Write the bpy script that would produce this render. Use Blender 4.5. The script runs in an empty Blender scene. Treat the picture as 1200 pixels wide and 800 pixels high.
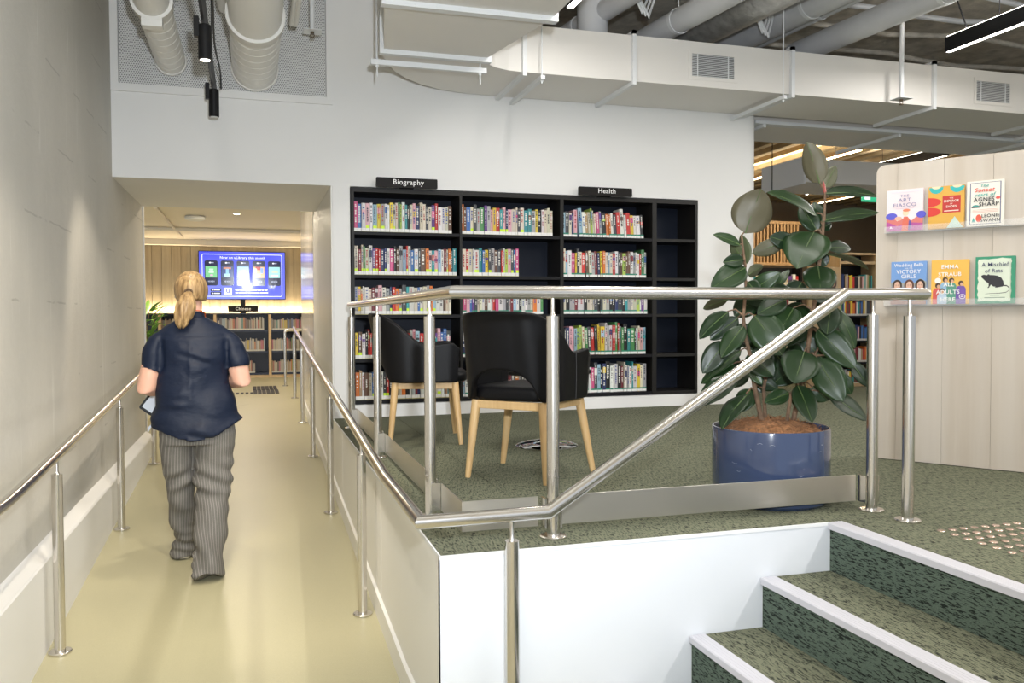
import bpy, bmesh, math, random
from mathutils import Vector, Matrix, noise

S = bpy.context.scene
COL = S.collection
PI = math.pi

# ------------------------------------------------------------------ camera
cam_d = bpy.data.cameras.new('camera')
cam_d.sensor_width = 36.0
cam_d.lens = 29.883
cam_d.clip_start = 0.05
cam = bpy.data.objects.new('camera', cam_d)
COL.objects.link(cam)
cr = (0.9569487912, -0.2902311668, -0.0038575656)
cd = (-0.0123257390, -0.0273549956, -0.9995497888)
cf = (0.2899949777, 0.9565655095, -0.0297546436)
m = Matrix(((cr[0], -cd[0], -cf[0]), (cr[1], -cd[1], -cf[1]), (cr[2], -cd[2], -cf[2])))
cam.matrix_world = Matrix.Translation((-0.5945, -2.8146, 0.8144)) @ m.to_4x4()
S.camera = cam

# ------------------------------------------------------------------ world, exposure, lights
w = bpy.data.worlds.new('world')
S.world = w
w.use_nodes = True
bg = w.node_tree.nodes['Background']
bg.inputs[0].default_value = (0.90, 0.95, 1.0, 1)
bg.inputs[1].default_value = 0.46
S.view_settings.view_transform = 'Standard'
S.view_settings.look = 'None'
S.view_settings.gamma = 1.0
S.view_settings.use_curve_mapping = False
S.view_settings.exposure = 0.45
try:
    S.cycles.use_denoising = True
    S.cycles.max_bounces = 8
    S.cycles.sample_clamp_indirect = 6.0
except Exception:
    pass


def light(name, kind, loc, energy, color=(1, 1, 1), target=None, **kw):
    d = bpy.data.lights.new(name, kind)
    d.energy = energy
    d.color = color
    for k, v in kw.items():
        setattr(d, k, v)
    o = bpy.data.objects.new(name, d)
    o.location = loc
    if target is not None:
        o.rotation_euler = (Vector(target) - Vector(loc)).to_track_quat('-Z', 'Y').to_euler()
    COL.objects.link(o)
    return o


# the photographer's flash, a hand above the lens
light('camera_flash', 'SPOT', (-0.46, -2.86, 1.15), 470, (0.88, 0.94, 1.0), (0.55, 4.0, 2.15), spot_size=math.radians(104), spot_blend=1.0, shadow_soft_size=0.05)

# ------------------------------------------------------------------ materials
MATS = {}


def nodes_of(mt):
    nt = mt.node_tree
    return nt, nt.nodes, nt.links, nt.nodes['Principled BSDF']


def mat(name, color, rough=0.5, metal=0.0, spec=0.5, noise_scale=None, noise_amt=0.0, bump=0.0, bump_scale=60.0, coat=0.0,
        emit=None, emit_s=0.0, stretch=(1, 1, 1), trans=0.0, ior=None, alpha=1.0):
    if name in MATS:
        return MATS[name]
    mt = bpy.data.materials.new(name)
    mt.use_nodes = True
    nt, N, L, P = nodes_of(mt)
    P.inputs['Base Color'].default_value = (*color, 1)
    P.inputs['Roughness'].default_value = rough
    P.inputs['Metallic'].default_value = metal
    P.inputs['Specular IOR Level'].default_value = spec
    P.inputs['Coat Weight'].default_value = coat
    if trans:
        P.inputs['Transmission Weight'].default_value = trans
    if ior:
        P.inputs['IOR'].default_value = ior
    if emit:
        P.inputs['Emission Color'].default_value = (*emit, 1)
        P.inputs['Emission Strength'].default_value = emit_s
    if noise_amt or bump:
        tc = N.new('ShaderNodeTexCoord')
        mp = N.new('ShaderNodeMapping')
        mp.inputs['Scale'].default_value = stretch
        L.new(tc.outputs['Object'], mp.inputs['Vector'])
    if noise_amt:
        nz = N.new('ShaderNodeTexNoise')
        nz.inputs['Scale'].default_value = noise_scale or 5
        nz.inputs['Detail'].default_value = 5
        L.new(mp.outputs[0], nz.inputs['Vector'])
        mr = N.new('ShaderNodeMapRange')
        mr.inputs[1].default_value = 0.3
        mr.inputs[2].default_value = 0.7
        mr.inputs[3].default_value = 1 - noise_amt
        mr.inputs[4].default_value = 1 + noise_amt
        L.new(nz.outputs['Fac'], mr.inputs[0])
        mx = N.new('ShaderNodeMix')
        mx.data_type = 'RGBA'
        mx.blend_type = 'MULTIPLY'
        mx.inputs[0].default_value = 1.0
        mx.inputs[6].default_value = (*color, 1)
        L.new(mr.outputs[0], mx.inputs[7])
        L.new(mx.outputs[2], P.inputs['Base Color'])
    if bump:
        nb = N.new('ShaderNodeTexNoise')
        nb.inputs['Scale'].default_value = bump_scale
        nb.inputs['Detail'].default_value = 4
        L.new(mp.outputs[0], nb.inputs['Vector'])
        bp = N.new('ShaderNodeBump')
        bp.inputs['Strength'].default_value = bump
        bp.inputs['Distance'].default_value = 0.01
        L.new(nb.outputs['Fac'], bp.inputs['Height'])
        L.new(bp.outputs[0], P.inputs['Normal'])
    MATS[name] = mt
    return mt


def math_node(nt, op, a, b=None, c=None):
    n = nt.nodes.new('ShaderNodeMath')
    n.operation = op
    for i, v in enumerate((a, b, c)):
        if v is None:
            continue
        if isinstance(v, (int, float)):
            n.inputs[i].default_value = v
        else:
            nt.links.new(v, n.inputs[i])
    return n.outputs[0]


def mix_color(nt, fac, a, b, mode='MIX'):
    n = nt.nodes.new('ShaderNodeMix')
    n.data_type = 'RGBA'
    n.blend_type = mode
    for i, v in ((0, fac), (6, a), (7, b)):
        if isinstance(v, (int, float)):
            n.inputs[i].default_value = v
        elif isinstance(v, tuple):
            n.inputs[i].default_value = (*v, 1)
        else:
            nt.links.new(v, n.inputs[i])
    return n.outputs[2]


def noise_tex(nt, vec, scale, detail=3, rough=0.5):
    n = nt.nodes.new('ShaderNodeTexNoise')
    n.inputs['Scale'].default_value = scale
    n.inputs['Detail'].default_value = detail
    n.inputs['Roughness'].default_value = rough
    nt.links.new(vec, n.inputs['Vector'])
    return n.outputs['Fac']


def mapped(nt, scale=(1, 1, 1), source='Position', rot=(0, 0, 0)):
    if source == 'Position':
        g = nt.nodes.new('ShaderNodeNewGeometry')
        out = g.outputs['Position']
    else:
        g = nt.nodes.new('ShaderNodeTexCoord')
        out = g.outputs[source]
    mp = nt.nodes.new('ShaderNodeMapping')
    mp.inputs['Scale'].default_value = scale
    mp.inputs['Rotation'].default_value = rot
    nt.links.new(out, mp.inputs['Vector'])
    return mp.outputs[0]


def ramp(nt, fac, lo, hi, a=0.0, b=1.0):
    n = nt.nodes.new('ShaderNodeMapRange')
    n.inputs[1].default_value = lo
    n.inputs[2].default_value = hi
    n.inputs[3].default_value = a
    n.inputs[4].default_value = b
    nt.links.new(fac, n.inputs[0])
    return n.outputs[0]


def bump_to(nt, P, height, strength, dist=0.01):
    b = nt.nodes.new('ShaderNodeBump')
    b.inputs['Strength'].default_value = strength
    b.inputs['Distance'].default_value = dist
    nt.links.new(height, b.inputs['Height'])
    nt.links.new(b.outputs[0], P.inputs['Normal'])


def carpet_mat(name, light_c, mid_c, dark_c):
    mt = mat(name, light_c, 0.95, spec=0.1)
    nt, N, L, P = nodes_of(mt)
    v = mapped(nt, (220, 32, 220))
    n1 = noise_tex(nt, v, 1.0, 2, 0.6)
    dash = ramp(nt, n1, 0.535, 0.575)
    v2 = mapped(nt, (420, 160, 420))
    n2 = noise_tex(nt, v2, 1.0, 2, 0.6)
    v3 = mapped(nt, (2.2, 1.4, 2.2))
    n3 = noise_tex(nt, v3, 1.0, 2)
    base = mix_color(nt, ramp(nt, n2, 0.35, 0.65), light_c, mid_c)
    base = mix_color(nt, ramp(nt, n3, 0.45, 0.75, 0, 0.35), base, mid_c)
    col = mix_color(nt, math_node(nt, 'MULTIPLY', dash, 0.95), base, dark_c)
    L.new(col, P.inputs['Base Color'])
    h = math_node(nt, 'ADD', n2, math_node(nt, 'MULTIPLY', n1, 0.8))
    bump_to(nt, P, h, 0.7, 0.004)
    return mt


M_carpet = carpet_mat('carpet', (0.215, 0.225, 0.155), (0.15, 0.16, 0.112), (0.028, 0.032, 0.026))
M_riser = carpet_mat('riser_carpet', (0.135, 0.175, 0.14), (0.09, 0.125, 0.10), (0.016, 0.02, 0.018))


def concrete_mat():
    mt = mat('raw_concrete', (0.58, 0.56, 0.52), 0.85, spec=0.25)
    nt, N, L, P = nodes_of(mt)
    pos = mapped(nt, (1, 1, 1))
    big = noise_tex(nt, mapped(nt, (1, 0.9, 0.5)), 1.1, 4)
    fine = noise_tex(nt, pos, 30, 5, 0.6)
    streak = noise_tex(nt, mapped(nt, (4, 9, 0.25)), 1.3, 4, 0.7)
    c = mix_color(nt, ramp(nt, big, 0.35, 0.68), (0.53, 0.515, 0.475), (0.65, 0.625, 0.575))
    c = mix_color(nt, ramp(nt, fine, 0.3, 0.75, 0, 0.25), c, (0.49, 0.47, 0.43))
    # pale drips, broken up along their height
    dr = math_node(nt, 'MULTIPLY', ramp(nt, streak, 0.635, 0.66), ramp(nt, noise_tex(nt, pos, 2.4, 2), 0.45, 0.58))
    c = mix_color(nt, math_node(nt, 'MULTIPLY', dr, 0.5), c, (0.76, 0.75, 0.71))
    # broken pour lines between the formwork lifts
    sep = N.new('ShaderNodeSeparateXYZ')
    L.new(pos, sep.inputs[0])
    wob = math_node(nt, 'MULTIPLY', noise_tex(nt, pos, 9, 3), 0.02)
    zz = math_node(nt, 'ADD', sep.outputs['Z'], wob)
    fr = math_node(nt, 'FRACT', math_node(nt, 'DIVIDE', math_node(nt, 'ADD', zz, 2.17), 0.41))
    line = math_node(nt, 'LESS_THAN', math_node(nt, 'ABSOLUTE', math_node(nt, 'SUBTRACT', fr, 0.5)), 0.012)
    brk = ramp(nt, noise_tex(nt, mapped(nt, (1, 1.7, 2.3)), 1.6, 3), 0.53, 0.57)
    line = math_node(nt, 'MULTIPLY', line, brk)
    c = mix_color(nt, math_node(nt, 'MULTIPLY', line, 0.35), c, (0.26, 0.25, 0.23))
    L.new(c, P.inputs['Base Color'])
    h = math_node(nt, 'SUBTRACT', math_node(nt, 'ADD', math_node(nt, 'MULTIPLY', fine, 0.5), big), math_node(nt, 'MULTIPLY', line, 0.6))
    bump_to(nt, P, h, 0.35, 0.012)
    return mt


def vinyl_mat():
    mt = mat('vinyl_floor', (0.47, 0.43, 0.26), 0.38, spec=0.4)
    nt, N, L, P = nodes_of(mt)
    n = noise_tex(nt, mapped(nt, (1, 1, 1)), 260, 2)
    b = noise_tex(nt, mapped(nt, (1, 1, 1)), 1.7, 3)
    c = mix_color(nt, ramp(nt, n, 0.3, 0.7), (0.42, 0.39, 0.25), (0.475, 0.44, 0.285))
    c = mix_color(nt, ramp(nt, b, 0.4, 0.7, 0, 0.25), c, (0.40, 0.375, 0.245))
    L.new(c, P.inputs['Base Color'])
    bump_to(nt, P, n, 0.04, 0.002)
    return mt


def steel_mat(name, c, rough, stretch):
    mt = mat(name, c, rough, 1.0)
    nt, N, L, P = nodes_of(mt)
    n = noise_tex(nt, mapped(nt, stretch, 'Object'), 1.0, 3)
    L.new(ramp(nt, n, 0.3, 0.7, rough - 0.06, rough + 0.07), P.inputs['Roughness'])
    return mt


def wood_mat(name, c1, c2, stretch, rough=0.45, source='Object', scale=1.0):
    mt = mat(name, c1, rough)
    nt, N, L, P = nodes_of(mt)
    n = noise_tex(nt, mapped(nt, stretch, source), scale, 5, 0.6)
    L.new(mix_color(nt, ramp(nt, n, 0.32, 0.68), c1, c2), P.inputs['Base Color'])
    bump_to(nt, P, n, 0.06, 0.002)
    return mt


M_conc = concrete_mat()
M_vinyl = vinyl_mat()
M_steel = mat('brushed_steel', (0.70, 0.675, 0.64), 0.22, 1.0)
M_plate = mat('brushed_steel_plate', (0.66, 0.63, 0.58), 0.33, 1.0)
M_white = mat('white_paint', (0.76, 0.755, 0.745), 0.6, spec=0.3, noise_scale=2.0, noise_amt=0.012, bump=0.03, bump_scale=240)
M_fascia = mat('white_laminate', (0.66, 0.69, 0.735), 0.45, noise_scale=2.0, noise_amt=0.01)
M_panel_white = mat('satin_wall_panel', (0.76, 0.75, 0.72), 0.42, noise_scale=2.0, noise_amt=0.01)
M_gloss = mat('gloss_wall_panel', (0.70, 0.67, 0.62), 0.12, spec=0.6)
M_kerb = mat('kerb_paint', (0.76, 0.755, 0.74), 0.55, bump=0.05, bump_scale=90)
M_cream = mat('cream_ceiling', (0.76, 0.70, 0.60), 0.6)
M_nosing = mat('stair_nosing', (0.55, 0.55, 0.60), 0.55)
M_duct = mat('painted_duct', (0.74, 0.715, 0.68), 0.5, noise_scale=1.5, noise_amt=0.015)
M_flange = mat('painted_flange', (0.72, 0.735, 0.75), 0.45)
M_black = mat('black_metal', (0.007, 0.007, 0.008), 0.45, spec=0.25)
M_shelf = mat('shelf_black', (0.005, 0.005, 0.007), 0.5, spec=0.25)
M_shelf_back = mat('shelf_back_panel', (0.008, 0.012, 0.024), 0.5, spec=0.25)
M_shelf_edge = mat('shelf_edge', (0.012, 0.011, 0.010), 0.45, spec=0.3)
M_leather = mat('black_leather', (0.004, 0.004, 0.005), 0.42, spec=0.2, bump=0.10, bump_scale=420)
M_oak = wood_mat('oak', (0.52, 0.33, 0.145), (0.61, 0.42, 0.205), (40, 40, 3))
M_pot = mat('blue_glaze', (0.036, 0.055, 0.118), 0.12, spec=0.6, coat=0.6, noise_scale=3, noise_amt=0.12)
M_coir = mat('coir', (0.24, 0.11, 0.045), 0.95, noise_scale=60, noise_amt=0.5, bump=1.0, bump_scale=120, stretch=(1, 1, 1))
M_stem = mat('bark', (0.14, 0.085, 0.05), 0.8, noise_scale=40, noise_amt=0.4, bump=0.4, bump_scale=90)
M_tgsi = mat('stud_metal', (0.70, 0.55, 0.47), 0.25, 1.0)
M_dark = mat('dark_rubber', (0.02, 0.018, 0.016), 0.6)
M_mesh = mat('perforated_metal', (0.66, 0.66, 0.655), 0.45)
M_void = mat('plenum_shade', (0.20, 0.20, 0.205), 0.9)
M_gap = mat('grille_shade', (0.07, 0.07, 0.07), 0.9)
M_spiral = mat('spiral_duct', (0.74, 0.725, 0.69), 0.45)
M_ins = mat('sprayed_insulation', (0.52, 0.48, 0.41), 0.95, noise_scale=6, noise_amt=0.3, bump=1.0, bump_scale=24)
M_pipe = mat('pipe_paint', (0.60, 0.61, 0.63), 0.45, noise_scale=4, noise_amt=0.04)
M_foil = mat('foil_lagging', (0.56, 0.56, 0.55), 0.38, 0.75, bump=0.9, bump_scale=22, noise_scale=14, noise_amt=0.2)
M_red = mat('red_pipe', (0.45, 0.06, 0.035), 0.45)
M_led = mat('led_diffuser', (1, 1, 1), 0.5, emit=(1.0, 0.95, 0.86), emit_s=9)
M_warmled = mat('led_strip_warm', (1, 1, 1), 0.5, emit=(1.0, 0.78, 0.45), emit_s=16)
M_spotlens = mat('spot_lens', (1, 1, 1), 0.5, emit=(1.0, 0.90, 0.75), emit_s=6)
M_signtext = mat('sign_white', (0.85, 0.85, 0.85), 0.5)
M_sign = mat('sign_black', (0.008, 0.0065, 0.006), 0.5, spec=0.2)
M_birch = wood_mat('birch', (0.52, 0.36, 0.19), (0.60, 0.44, 0.26), (2, 2, 0.4), 0.5, 'Object', 6)
M_slat = wood_mat('batten', (0.40, 0.24, 0.11), (0.50, 0.32, 0.16), (6, 6, 1), 0.5, 'Object', 6)
M_acrylic = mat('acrylic', (0.95, 0.97, 0.98), 0.05)
M_acrylic.node_tree.nodes['Principled BSDF'].inputs['Alpha'].default_value = 0.14
M_ribs = mat('ceiling_timber', (0.36, 0.27, 0.15), 0.8, noise_scale=5, noise_amt=0.2)
M_drk_lib = mat('library_far_wall', (0.20, 0.15, 0.10), 0.8)


def ashwood():
    mt = mat('washed_ash_laminate', (0.66, 0.60, 0.53), 0.45)
    nt, N, L, P = nodes_of(mt)
    n = noise_tex(nt, mapped(nt, (14, 14, 0.7), 'Object'), 1.0, 5, 0.65)
    k = noise_tex(nt, mapped(nt, (5.5, 5.5, 0.05), 'Object'), 1.0, 1)
    c = mix_color(nt, ramp(nt, n, 0.35, 0.7), (0.50, 0.435, 0.36), (0.565, 0.505, 0.435))
    c = mix_color(nt, ramp(nt, k, 0.4, 0.6, 0, 0.5), c, (0.60, 0.555, 0.50))
    L.new(c, P.inputs['Base Color'])
    return mt


def boardmark():
    mt = mat('board_marked_concrete', (0.42, 0.34, 0.22), 0.85, spec=0.2)
    nt, N, L, P = nodes_of(mt)
    n = noise_tex(nt, mapped(nt, (9, 9, 0.5), 'Position'), 1.0, 5, 0.7)
    k = noise_tex(nt, mapped(nt, (2.5, 2.5, 0.05), 'Position'), 1.0, 1)
    c = mix_color(nt, ramp(nt, n, 0.3, 0.7), (0.27, 0.225, 0.155), (0.45, 0.385, 0.28))
    c = mix_color(nt, ramp(nt, k, 0.35, 0.65, 0, 0.5), c, (0.36, 0.285, 0.19))
    L.new(c, P.inputs['Base Color'])
    bump_to(nt, P, n, 0.4, 0.01)
    return mt


M_ash = ashwood()
M_board = boardmark()


def vcol_mat(name, rough, letters=False):
    mt = mat(name, (0.5, 0.5, 0.5), rough)
    nt, N, L, P = nodes_of(mt)
    a = N.new('ShaderNodeAttribute')
    a.attribute_name = 'Col'
    L.new(a.outputs['Color'], P.inputs['Base Color'])
    return mt


M_book = vcol_mat('book_jacket', 0.42)


def leaf_mat(name, c, c2, vein, rough):
    mt = mat(name, c, rough, spec=0.35)
    nt, N, L, P = nodes_of(mt)
    a = N.new('ShaderNodeAttribute')
    a.attribute_name = 'Col'
    sp = N.new('ShaderNodeSeparateColor')
    L.new(a.outputs['Color'], sp.inputs[0])
    oi = N.new('ShaderNodeObjectInfo')
    base = mix_color(nt, oi.outputs['Random'], c, c2)
    base = mix_color(nt, sp.outputs[0], base, vein)
    L.new(base, P.inputs['Base Color'])
    w1 = math_node(nt, 'SINE', math_node(nt, 'MULTIPLY', sp.outputs[1], 150.0))
    bump_to(nt, P, w1, 0.08, 0.001)
    return mt


M_leaf_top = leaf_mat('leaf_top', (0.006, 0.018, 0.006), (0.013, 0.036, 0.009), (0.07, 0.11, 0.035), 0.37)
M_leaf_under = leaf_mat('leaf_under', (0.060, 0.075, 0.034), (0.080, 0.070, 0.042), (0.14, 0.06, 0.03), 0.45)


# ------------------------------------------------------------------ mesh builder
class MB:
    def __init__(self):
        self.v, self.f, self.mi, self.sm, self.fc = [], [], [], [], []
        self.col = None

    def add(self, verts, faces, mi=0, smooth=False, col=None):
        o = len(self.v)
        self.v += [tuple(p) for p in verts]
        for q in faces:
            self.f.append(tuple(i + o for i in q))
            self.mi.append(mi)
            self.sm.append(smooth)
            self.fc.append(col)
        return self

    def box(self, x0, x1, y0, y1, z0, z1, mi=0, col=None, M=None):
        vs = [(x, y, z) for z in (z0, z1) for y in (y0, y1) for x in (x0, x1)]
        if M is not None:
            vs = [tuple(M @ Vector(p)) for p in vs]
        return self.add(vs, [(0, 2, 3, 1), (4, 5, 7, 6), (0, 1, 5, 4), (2, 6, 7, 3), (0, 4, 6, 2), (1, 3, 7, 5)], mi, False, col)

    def prism(self, poly, axis, a, b, mi=0, smooth=False, col=None):
        """poly: 2-D outline; axis 'x','y','z' is the extrusion axis from a to b."""
        def p3(p, t):
            return {'x': (t, p[0], p[1]), 'y': (p[0], t, p[1]), 'z': (p[0], p[1], t)}[axis]
        n = len(poly)
        vs = [p3(p, a) for p in poly] + [p3(p, b) for p in poly]
        fs = [tuple(range(n))[::-1], tuple(range(n, 2 * n))]
        self.add(vs, fs, mi, False, col)
        self.add(vs, [(i, (i + 1) % n, n + (i + 1) % n, n + i) for i in range(n)], mi, smooth, col)
        return self

    def tube(self, pts, r, seg=12, mi=0, cap=True, closed=False, col=None, sy=1.0, up=None):
        pts = [Vector(p) for p in pts]
        n = len(pts)
        rs = r if isinstance(r, (list, tuple)) else [r] * n
        dirs = []
        for i in range(n):
            a = pts[i] - pts[i - 1] if (i or closed) else pts[1] - pts[0]
            b = pts[(i + 1) % n] - pts[i] if (i < n - 1 or closed) else pts[-1] - pts[-2]
            dirs.append((a.normalized(), b.normalized()))
        t = dirs[0][1] if not closed else (dirs[0][0] + dirs[0][1]).normalized()
        ref = Vector(up) if up else (Vector((0, 0, 1)) if abs(t.z) < 0.9 else Vector((0, 1, 0)))
        nx = t.cross(ref).normalized()
        vs, fs = [], []
        for i in range(n):
            a, b = dirs[i]
            tt = (a + b)
            tt = tt.normalized() if tt.length > 1e-6 else b
            nx = (nx - tt * nx.dot(tt)).normalized()
            ny = tt.cross(nx)
            c = max(0.45, a.dot(tt))
            bend = (b - a)
            bn = bend.normalized() if bend.length > 1e-4 else None
            for k in range(seg):
                an = 2 * PI * k / seg
                off = nx * math.cos(an) * rs[i] + ny * math.sin(an) * rs[i] * sy
                if bn is not None and 0 < i < n - 1:
                    off = off + bn * off.dot(bn) * (1 / c - 1)
                vs.append(pts[i] + off)
        m = n if closed else n - 1
        for i in range(m):
            for k in range(seg):
                k2 = (k + 1) % seg
                j = (i + 1) % n
                fs.append((i * seg + k, i * seg + k2, j * seg + k2, j * seg + k))
        self.add(vs, fs, mi, True, col)
        if cap and not closed:
            self.add(vs[:seg], [tuple(range(seg))[::-1]], mi, False, col)
            self.add(vs[-seg:], [tuple(range(seg))], mi, False, col)
        return self

    def rings(self, rings, mi=0, cap=True, smooth=True, col=None):
        n = len(rings[0])
        vs = [p for r in rings for p in r]
        fs = []
        for i in range(len(rings) - 1):
            for k in range(n):
                k2 = (k + 1) % n
                fs.append((i * n + k, i * n + k2, (i + 1) * n + k2, (i + 1) * n + k))
        if cap:
            fs.append(tuple(range(n))[::-1])
            fs.append(tuple(range((len(rings) - 1) * n, len(rings) * n)))
        return self.add(vs, fs, mi, smooth, col)

    def lathe(self, prof, seg=32, c=(0, 0, 0), mi=0, cap=True, col=None):
        return self.rings([[(c[0] + r * math.cos(2 * PI * k / seg), c[1] + r * math.sin(2 * PI * k / seg), c[2] + z)
                            for k in range(seg)] for r, z in prof], mi, cap, True, col)

    def mesh(self, name, mats):
        me = bpy.data.meshes.new(name)
        me.from_pydata(self.v, [], self.f)
        for q in (mats if isinstance(mats, (list, tuple)) else [mats]):
            me.materials.append(q)
        me.polygons.foreach_set('material_index', self.mi)
        me.polygons.foreach_set('use_smooth', self.sm)
        if any(c is not None for c in self.fc):
            ca = me.color_attributes.new('Col', 'FLOAT_COLOR', 'CORNER')
            buf = []
            for p in me.polygons:
                c = self.fc[p.index] or (0.5, 0.5, 0.5)
                for _ in range(p.loop_total):
                    buf += [c[0], c[1], c[2], 1.0]
            ca.data.foreach_set('color', buf)
        me.update()
        return me

    def build(self, name, mats, parent=None, sharp=35, bevel=0.0, fixn=False, loc=None, rot=None, **tags):
        me = self.mesh(name, mats)
        if fixn:
            bm = bmesh.new()
            bm.from_mesh(me)
            bmesh.ops.remove_doubles(bm, verts=bm.verts, dist=1e-5)
            bmesh.ops.recalc_face_normals(bm, faces=bm.faces)
            bm.to_mesh(me)
            bm.free()
        if sharp and any(self.sm):
            try:
                me.set_sharp_from_angle(angle=math.radians(sharp))
            except Exception:
                pass
        o = bpy.data.objects.new(name, me)
        COL.objects.link(o)
        if parent is not None:
            o.parent = parent
        if loc is not None:
            o.location = loc
        if rot is not None:
            o.rotation_euler = rot
        if bevel:
            b = o.modifiers.new('bevel', 'BEVEL')
            b.width = bevel
            b.segments = 2
            b.limit_method = 'ANGLE'
        tag(o, **tags)
        return o


def tag(o, label=None, cat=None, group=None, kind=None):
    if label:
        o['label'] = label
    if cat:
        o['category'] = cat
    if group:
        o['group'] = group
    if kind:
        o['kind'] = kind
    return o


def thing(name, label, cat, loc=(0, 0, 0), rz=0.0, group=None, kind=None):
    o = bpy.data.objects.new(name, None)
    o.empty_display_size = 0.05
    COL.objects.link(o)
    o.location = loc
    o.rotation_euler = (0, 0, rz)
    return tag(o, label, cat, group, kind)


def copy_tree(o, parent=None):
    c = o.copy()
    COL.objects.link(c)
    if parent is not None:
        c.parent = parent
    for ch in list(o.children):
        copy_tree(ch, c)
    return c


def text(body, size, loc, rot, mt, parent, name='lettering', align='CENTER', xs=1.0, bold=0.0, extrude=0.0004, shear=0.0):
    cu = bpy.data.curves.new(name, 'FONT')
    cu.body = body
    cu.size = size
    cu.align_x = align
    cu.align_y = 'CENTER'
    cu.extrude = extrude
    cu.offset = bold
    cu.shear = shear
    cu.space_character = 1.08
    cu.resolution_u = 3
    cu.materials.append(mt)
    tmp = bpy.data.objects.new(name, cu)
    COL.objects.link(tmp)
    me = bpy.data.meshes.new_from_object(tmp.evaluated_get(bpy.context.evaluated_depsgraph_get()))
    bpy.data.objects.remove(tmp)
    o = bpy.data.objects.new(name, me)
    COL.objects.link(o)
    o.location = loc
    o.rotation_euler = rot
    o.scale = (xs, 1, 1)
    if parent is not None:
        o.parent = parent
    return o


def rrect(w, h, r, seg=4):
    """rounded rectangle outline centred on 0, counter-clockwise"""
    out = []
    for cx, cy, a0 in ((w / 2 - r, h / 2 - r, 0), (-w / 2 + r, h / 2 - r, PI / 2), (-w / 2 + r, -h / 2 + r, PI), (w / 2 - r, -h / 2 + r, 1.5 * PI)):
        for k in range(seg + 1):
            a = a0 + PI / 2 * k / seg
            out.append((cx + r * math.cos(a), cy + r * math.sin(a)))
    return out


def smoothstep(a, b, x):
    t = max(0.0, min(1.0, (x - a) / (b - a)))
    return t * t * (3 - 2 * t)


# ------------------------------------------------------------------ dimensions
YB = 4.096      # back wall plane
XW = -1.587     # concrete wall plane
YO = 5.85       # far face of the passage soffit
ZO = 1.857      # passage head height
XS = 1.554      # top nosing of the stair
RISE, GO = 0.19, 0.303
ZL = -0.76      # lower floor
CEIL = 3.75


def fz(y):
    return ZL + 0.0575 * min(max(y - 0.7, 0.0), 8.5)


ZU = fz(20)     # upper landing

# ================================================================== SETTING
def struct(b, name, mats, label=None, cat=None, parent=None, **kw):
    return b.build(name, mats, parent, label=label, cat=cat, kind=None if parent is not None else 'structure', **kw)


# lower floor + ramp + landing: one sheet of vinyl, with thickness
b = MB()
ys = [-7.0, 0.3, 0.7, 3.0, 6.0, 9.2, 9.6, 13.6]
x0f, x1f = XW, 0.0
for i in range(len(ys) - 1):
    a, c = ys[i], ys[i + 1]
    x0, x1 = (XW - 0.1, 0.0) if c <= 9.2 else (-6.0, 3.6)
    if c <= 0.3:
        x0, x1 = XW - 0.1, 5.0
    vs = [(x0, a, fz(a)), (x1, a, fz(a)), (x1, c, fz(c)), (x0, c, fz(c))]
    vs += [(p[0], p[1], p[2] - 0.08) for p in vs]
    b.add(vs, [(0, 1, 2, 3), (7, 6, 5, 4), (0, 4, 5, 1), (1, 5, 6, 2), (2, 6, 7, 3), (3, 7, 4, 0)])
b.box(-6.0, XW - 0.1, YO + 0.1, 9.2, ZU - 0.08, ZU)
b.box(0.0, 3.6, 8.6, 9.2, ZU - 0.08, ZU)
floor = struct(b, 'floor', M_vinyl, 'sage beige vinyl floor running up the ramp between the handrails', 'floor')
# thin joint lines welded in the landing vinyl
jb = MB().tube([(-1.0, 8.3, fz(8.3) + 0.0005), (0.0, 9.3, ZU + 0.001)], 0.006, 6, sy=0.25)
jb.build('floor_joint', mat('vinyl_weld', (0.33, 0.30, 0.19), 0.5), floor)

# carpeted platform: base slab plus the loose-laid tiles on it
b = MB()
b.box(0.014, 4.2, 0.03, YB, -0.30, -0.008)
b.box(XS + 0.022, 9.0, -4.5, 0.03, -0.30, -0.008)
b.box(4.2, 9.0, 0.0, 5.2, -0.30, -0.008)
b.box(3.9, 4.2, YB, 5.2, -0.30, -0.008)
b.box(4.2, 9.0, 1.9, 5.2, -0.008, 0.0, 1)
b.box(3.9, 4.2, YB, 5.2, -0.008, 0.0, 1)
b.box(4.2, 9.0, -4.5, 1.9, -0.008, 0.0, 1)
carpet = struct(b, 'floor', [M_fascia, M_carpet], 'raised carpeted platform floor in green flecked carpet tiles', 'floor')
tile_cache = {}


def carpet_tile(x0, x1, y0, y1):
    g = 0.0012
    key = (round(x1 - x0, 4), round(y1 - y0, 4))
    if key not in tile_cache:
        mb = MB().box(g, key[0] - g, g, key[1] - g, 0, 0.0078)
        tile_cache[key] = mb.mesh('carpet_tile', M_carpet)
    o = bpy.data.objects.new('carpet_tile', tile_cache[key])
    COL.objects.link(o)
    o.parent = carpet
    o.location = (x0, y0, -0.0079)


T = 0.5
for i in range(9):
    for j in range(9):
        x0, x1, y0, y1 = i * T + 0.004, min((i + 1) * T, 4.2), j * T + 0.004, min((j + 1) * T, YB)
        if x1 - x0 > 0.02 and y1 - y0 > 0.02:
            carpet_tile(x0 - 0.004 if i else x0, x1, y0 - 0.004 if j else y0, y1)
for i in range(6):
    for j in range(5):
        x0, x1 = max(XS + 0.07, XS + 0.07 + (i * T)), min(XS + 0.07 + (i + 1) * T, 4.2)
        y0, y1 = -(j + 1) * T, -j * T
        if x1 - x0 > 0.02:
            carpet_tile(x0, x1, y0, y1)

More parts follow.
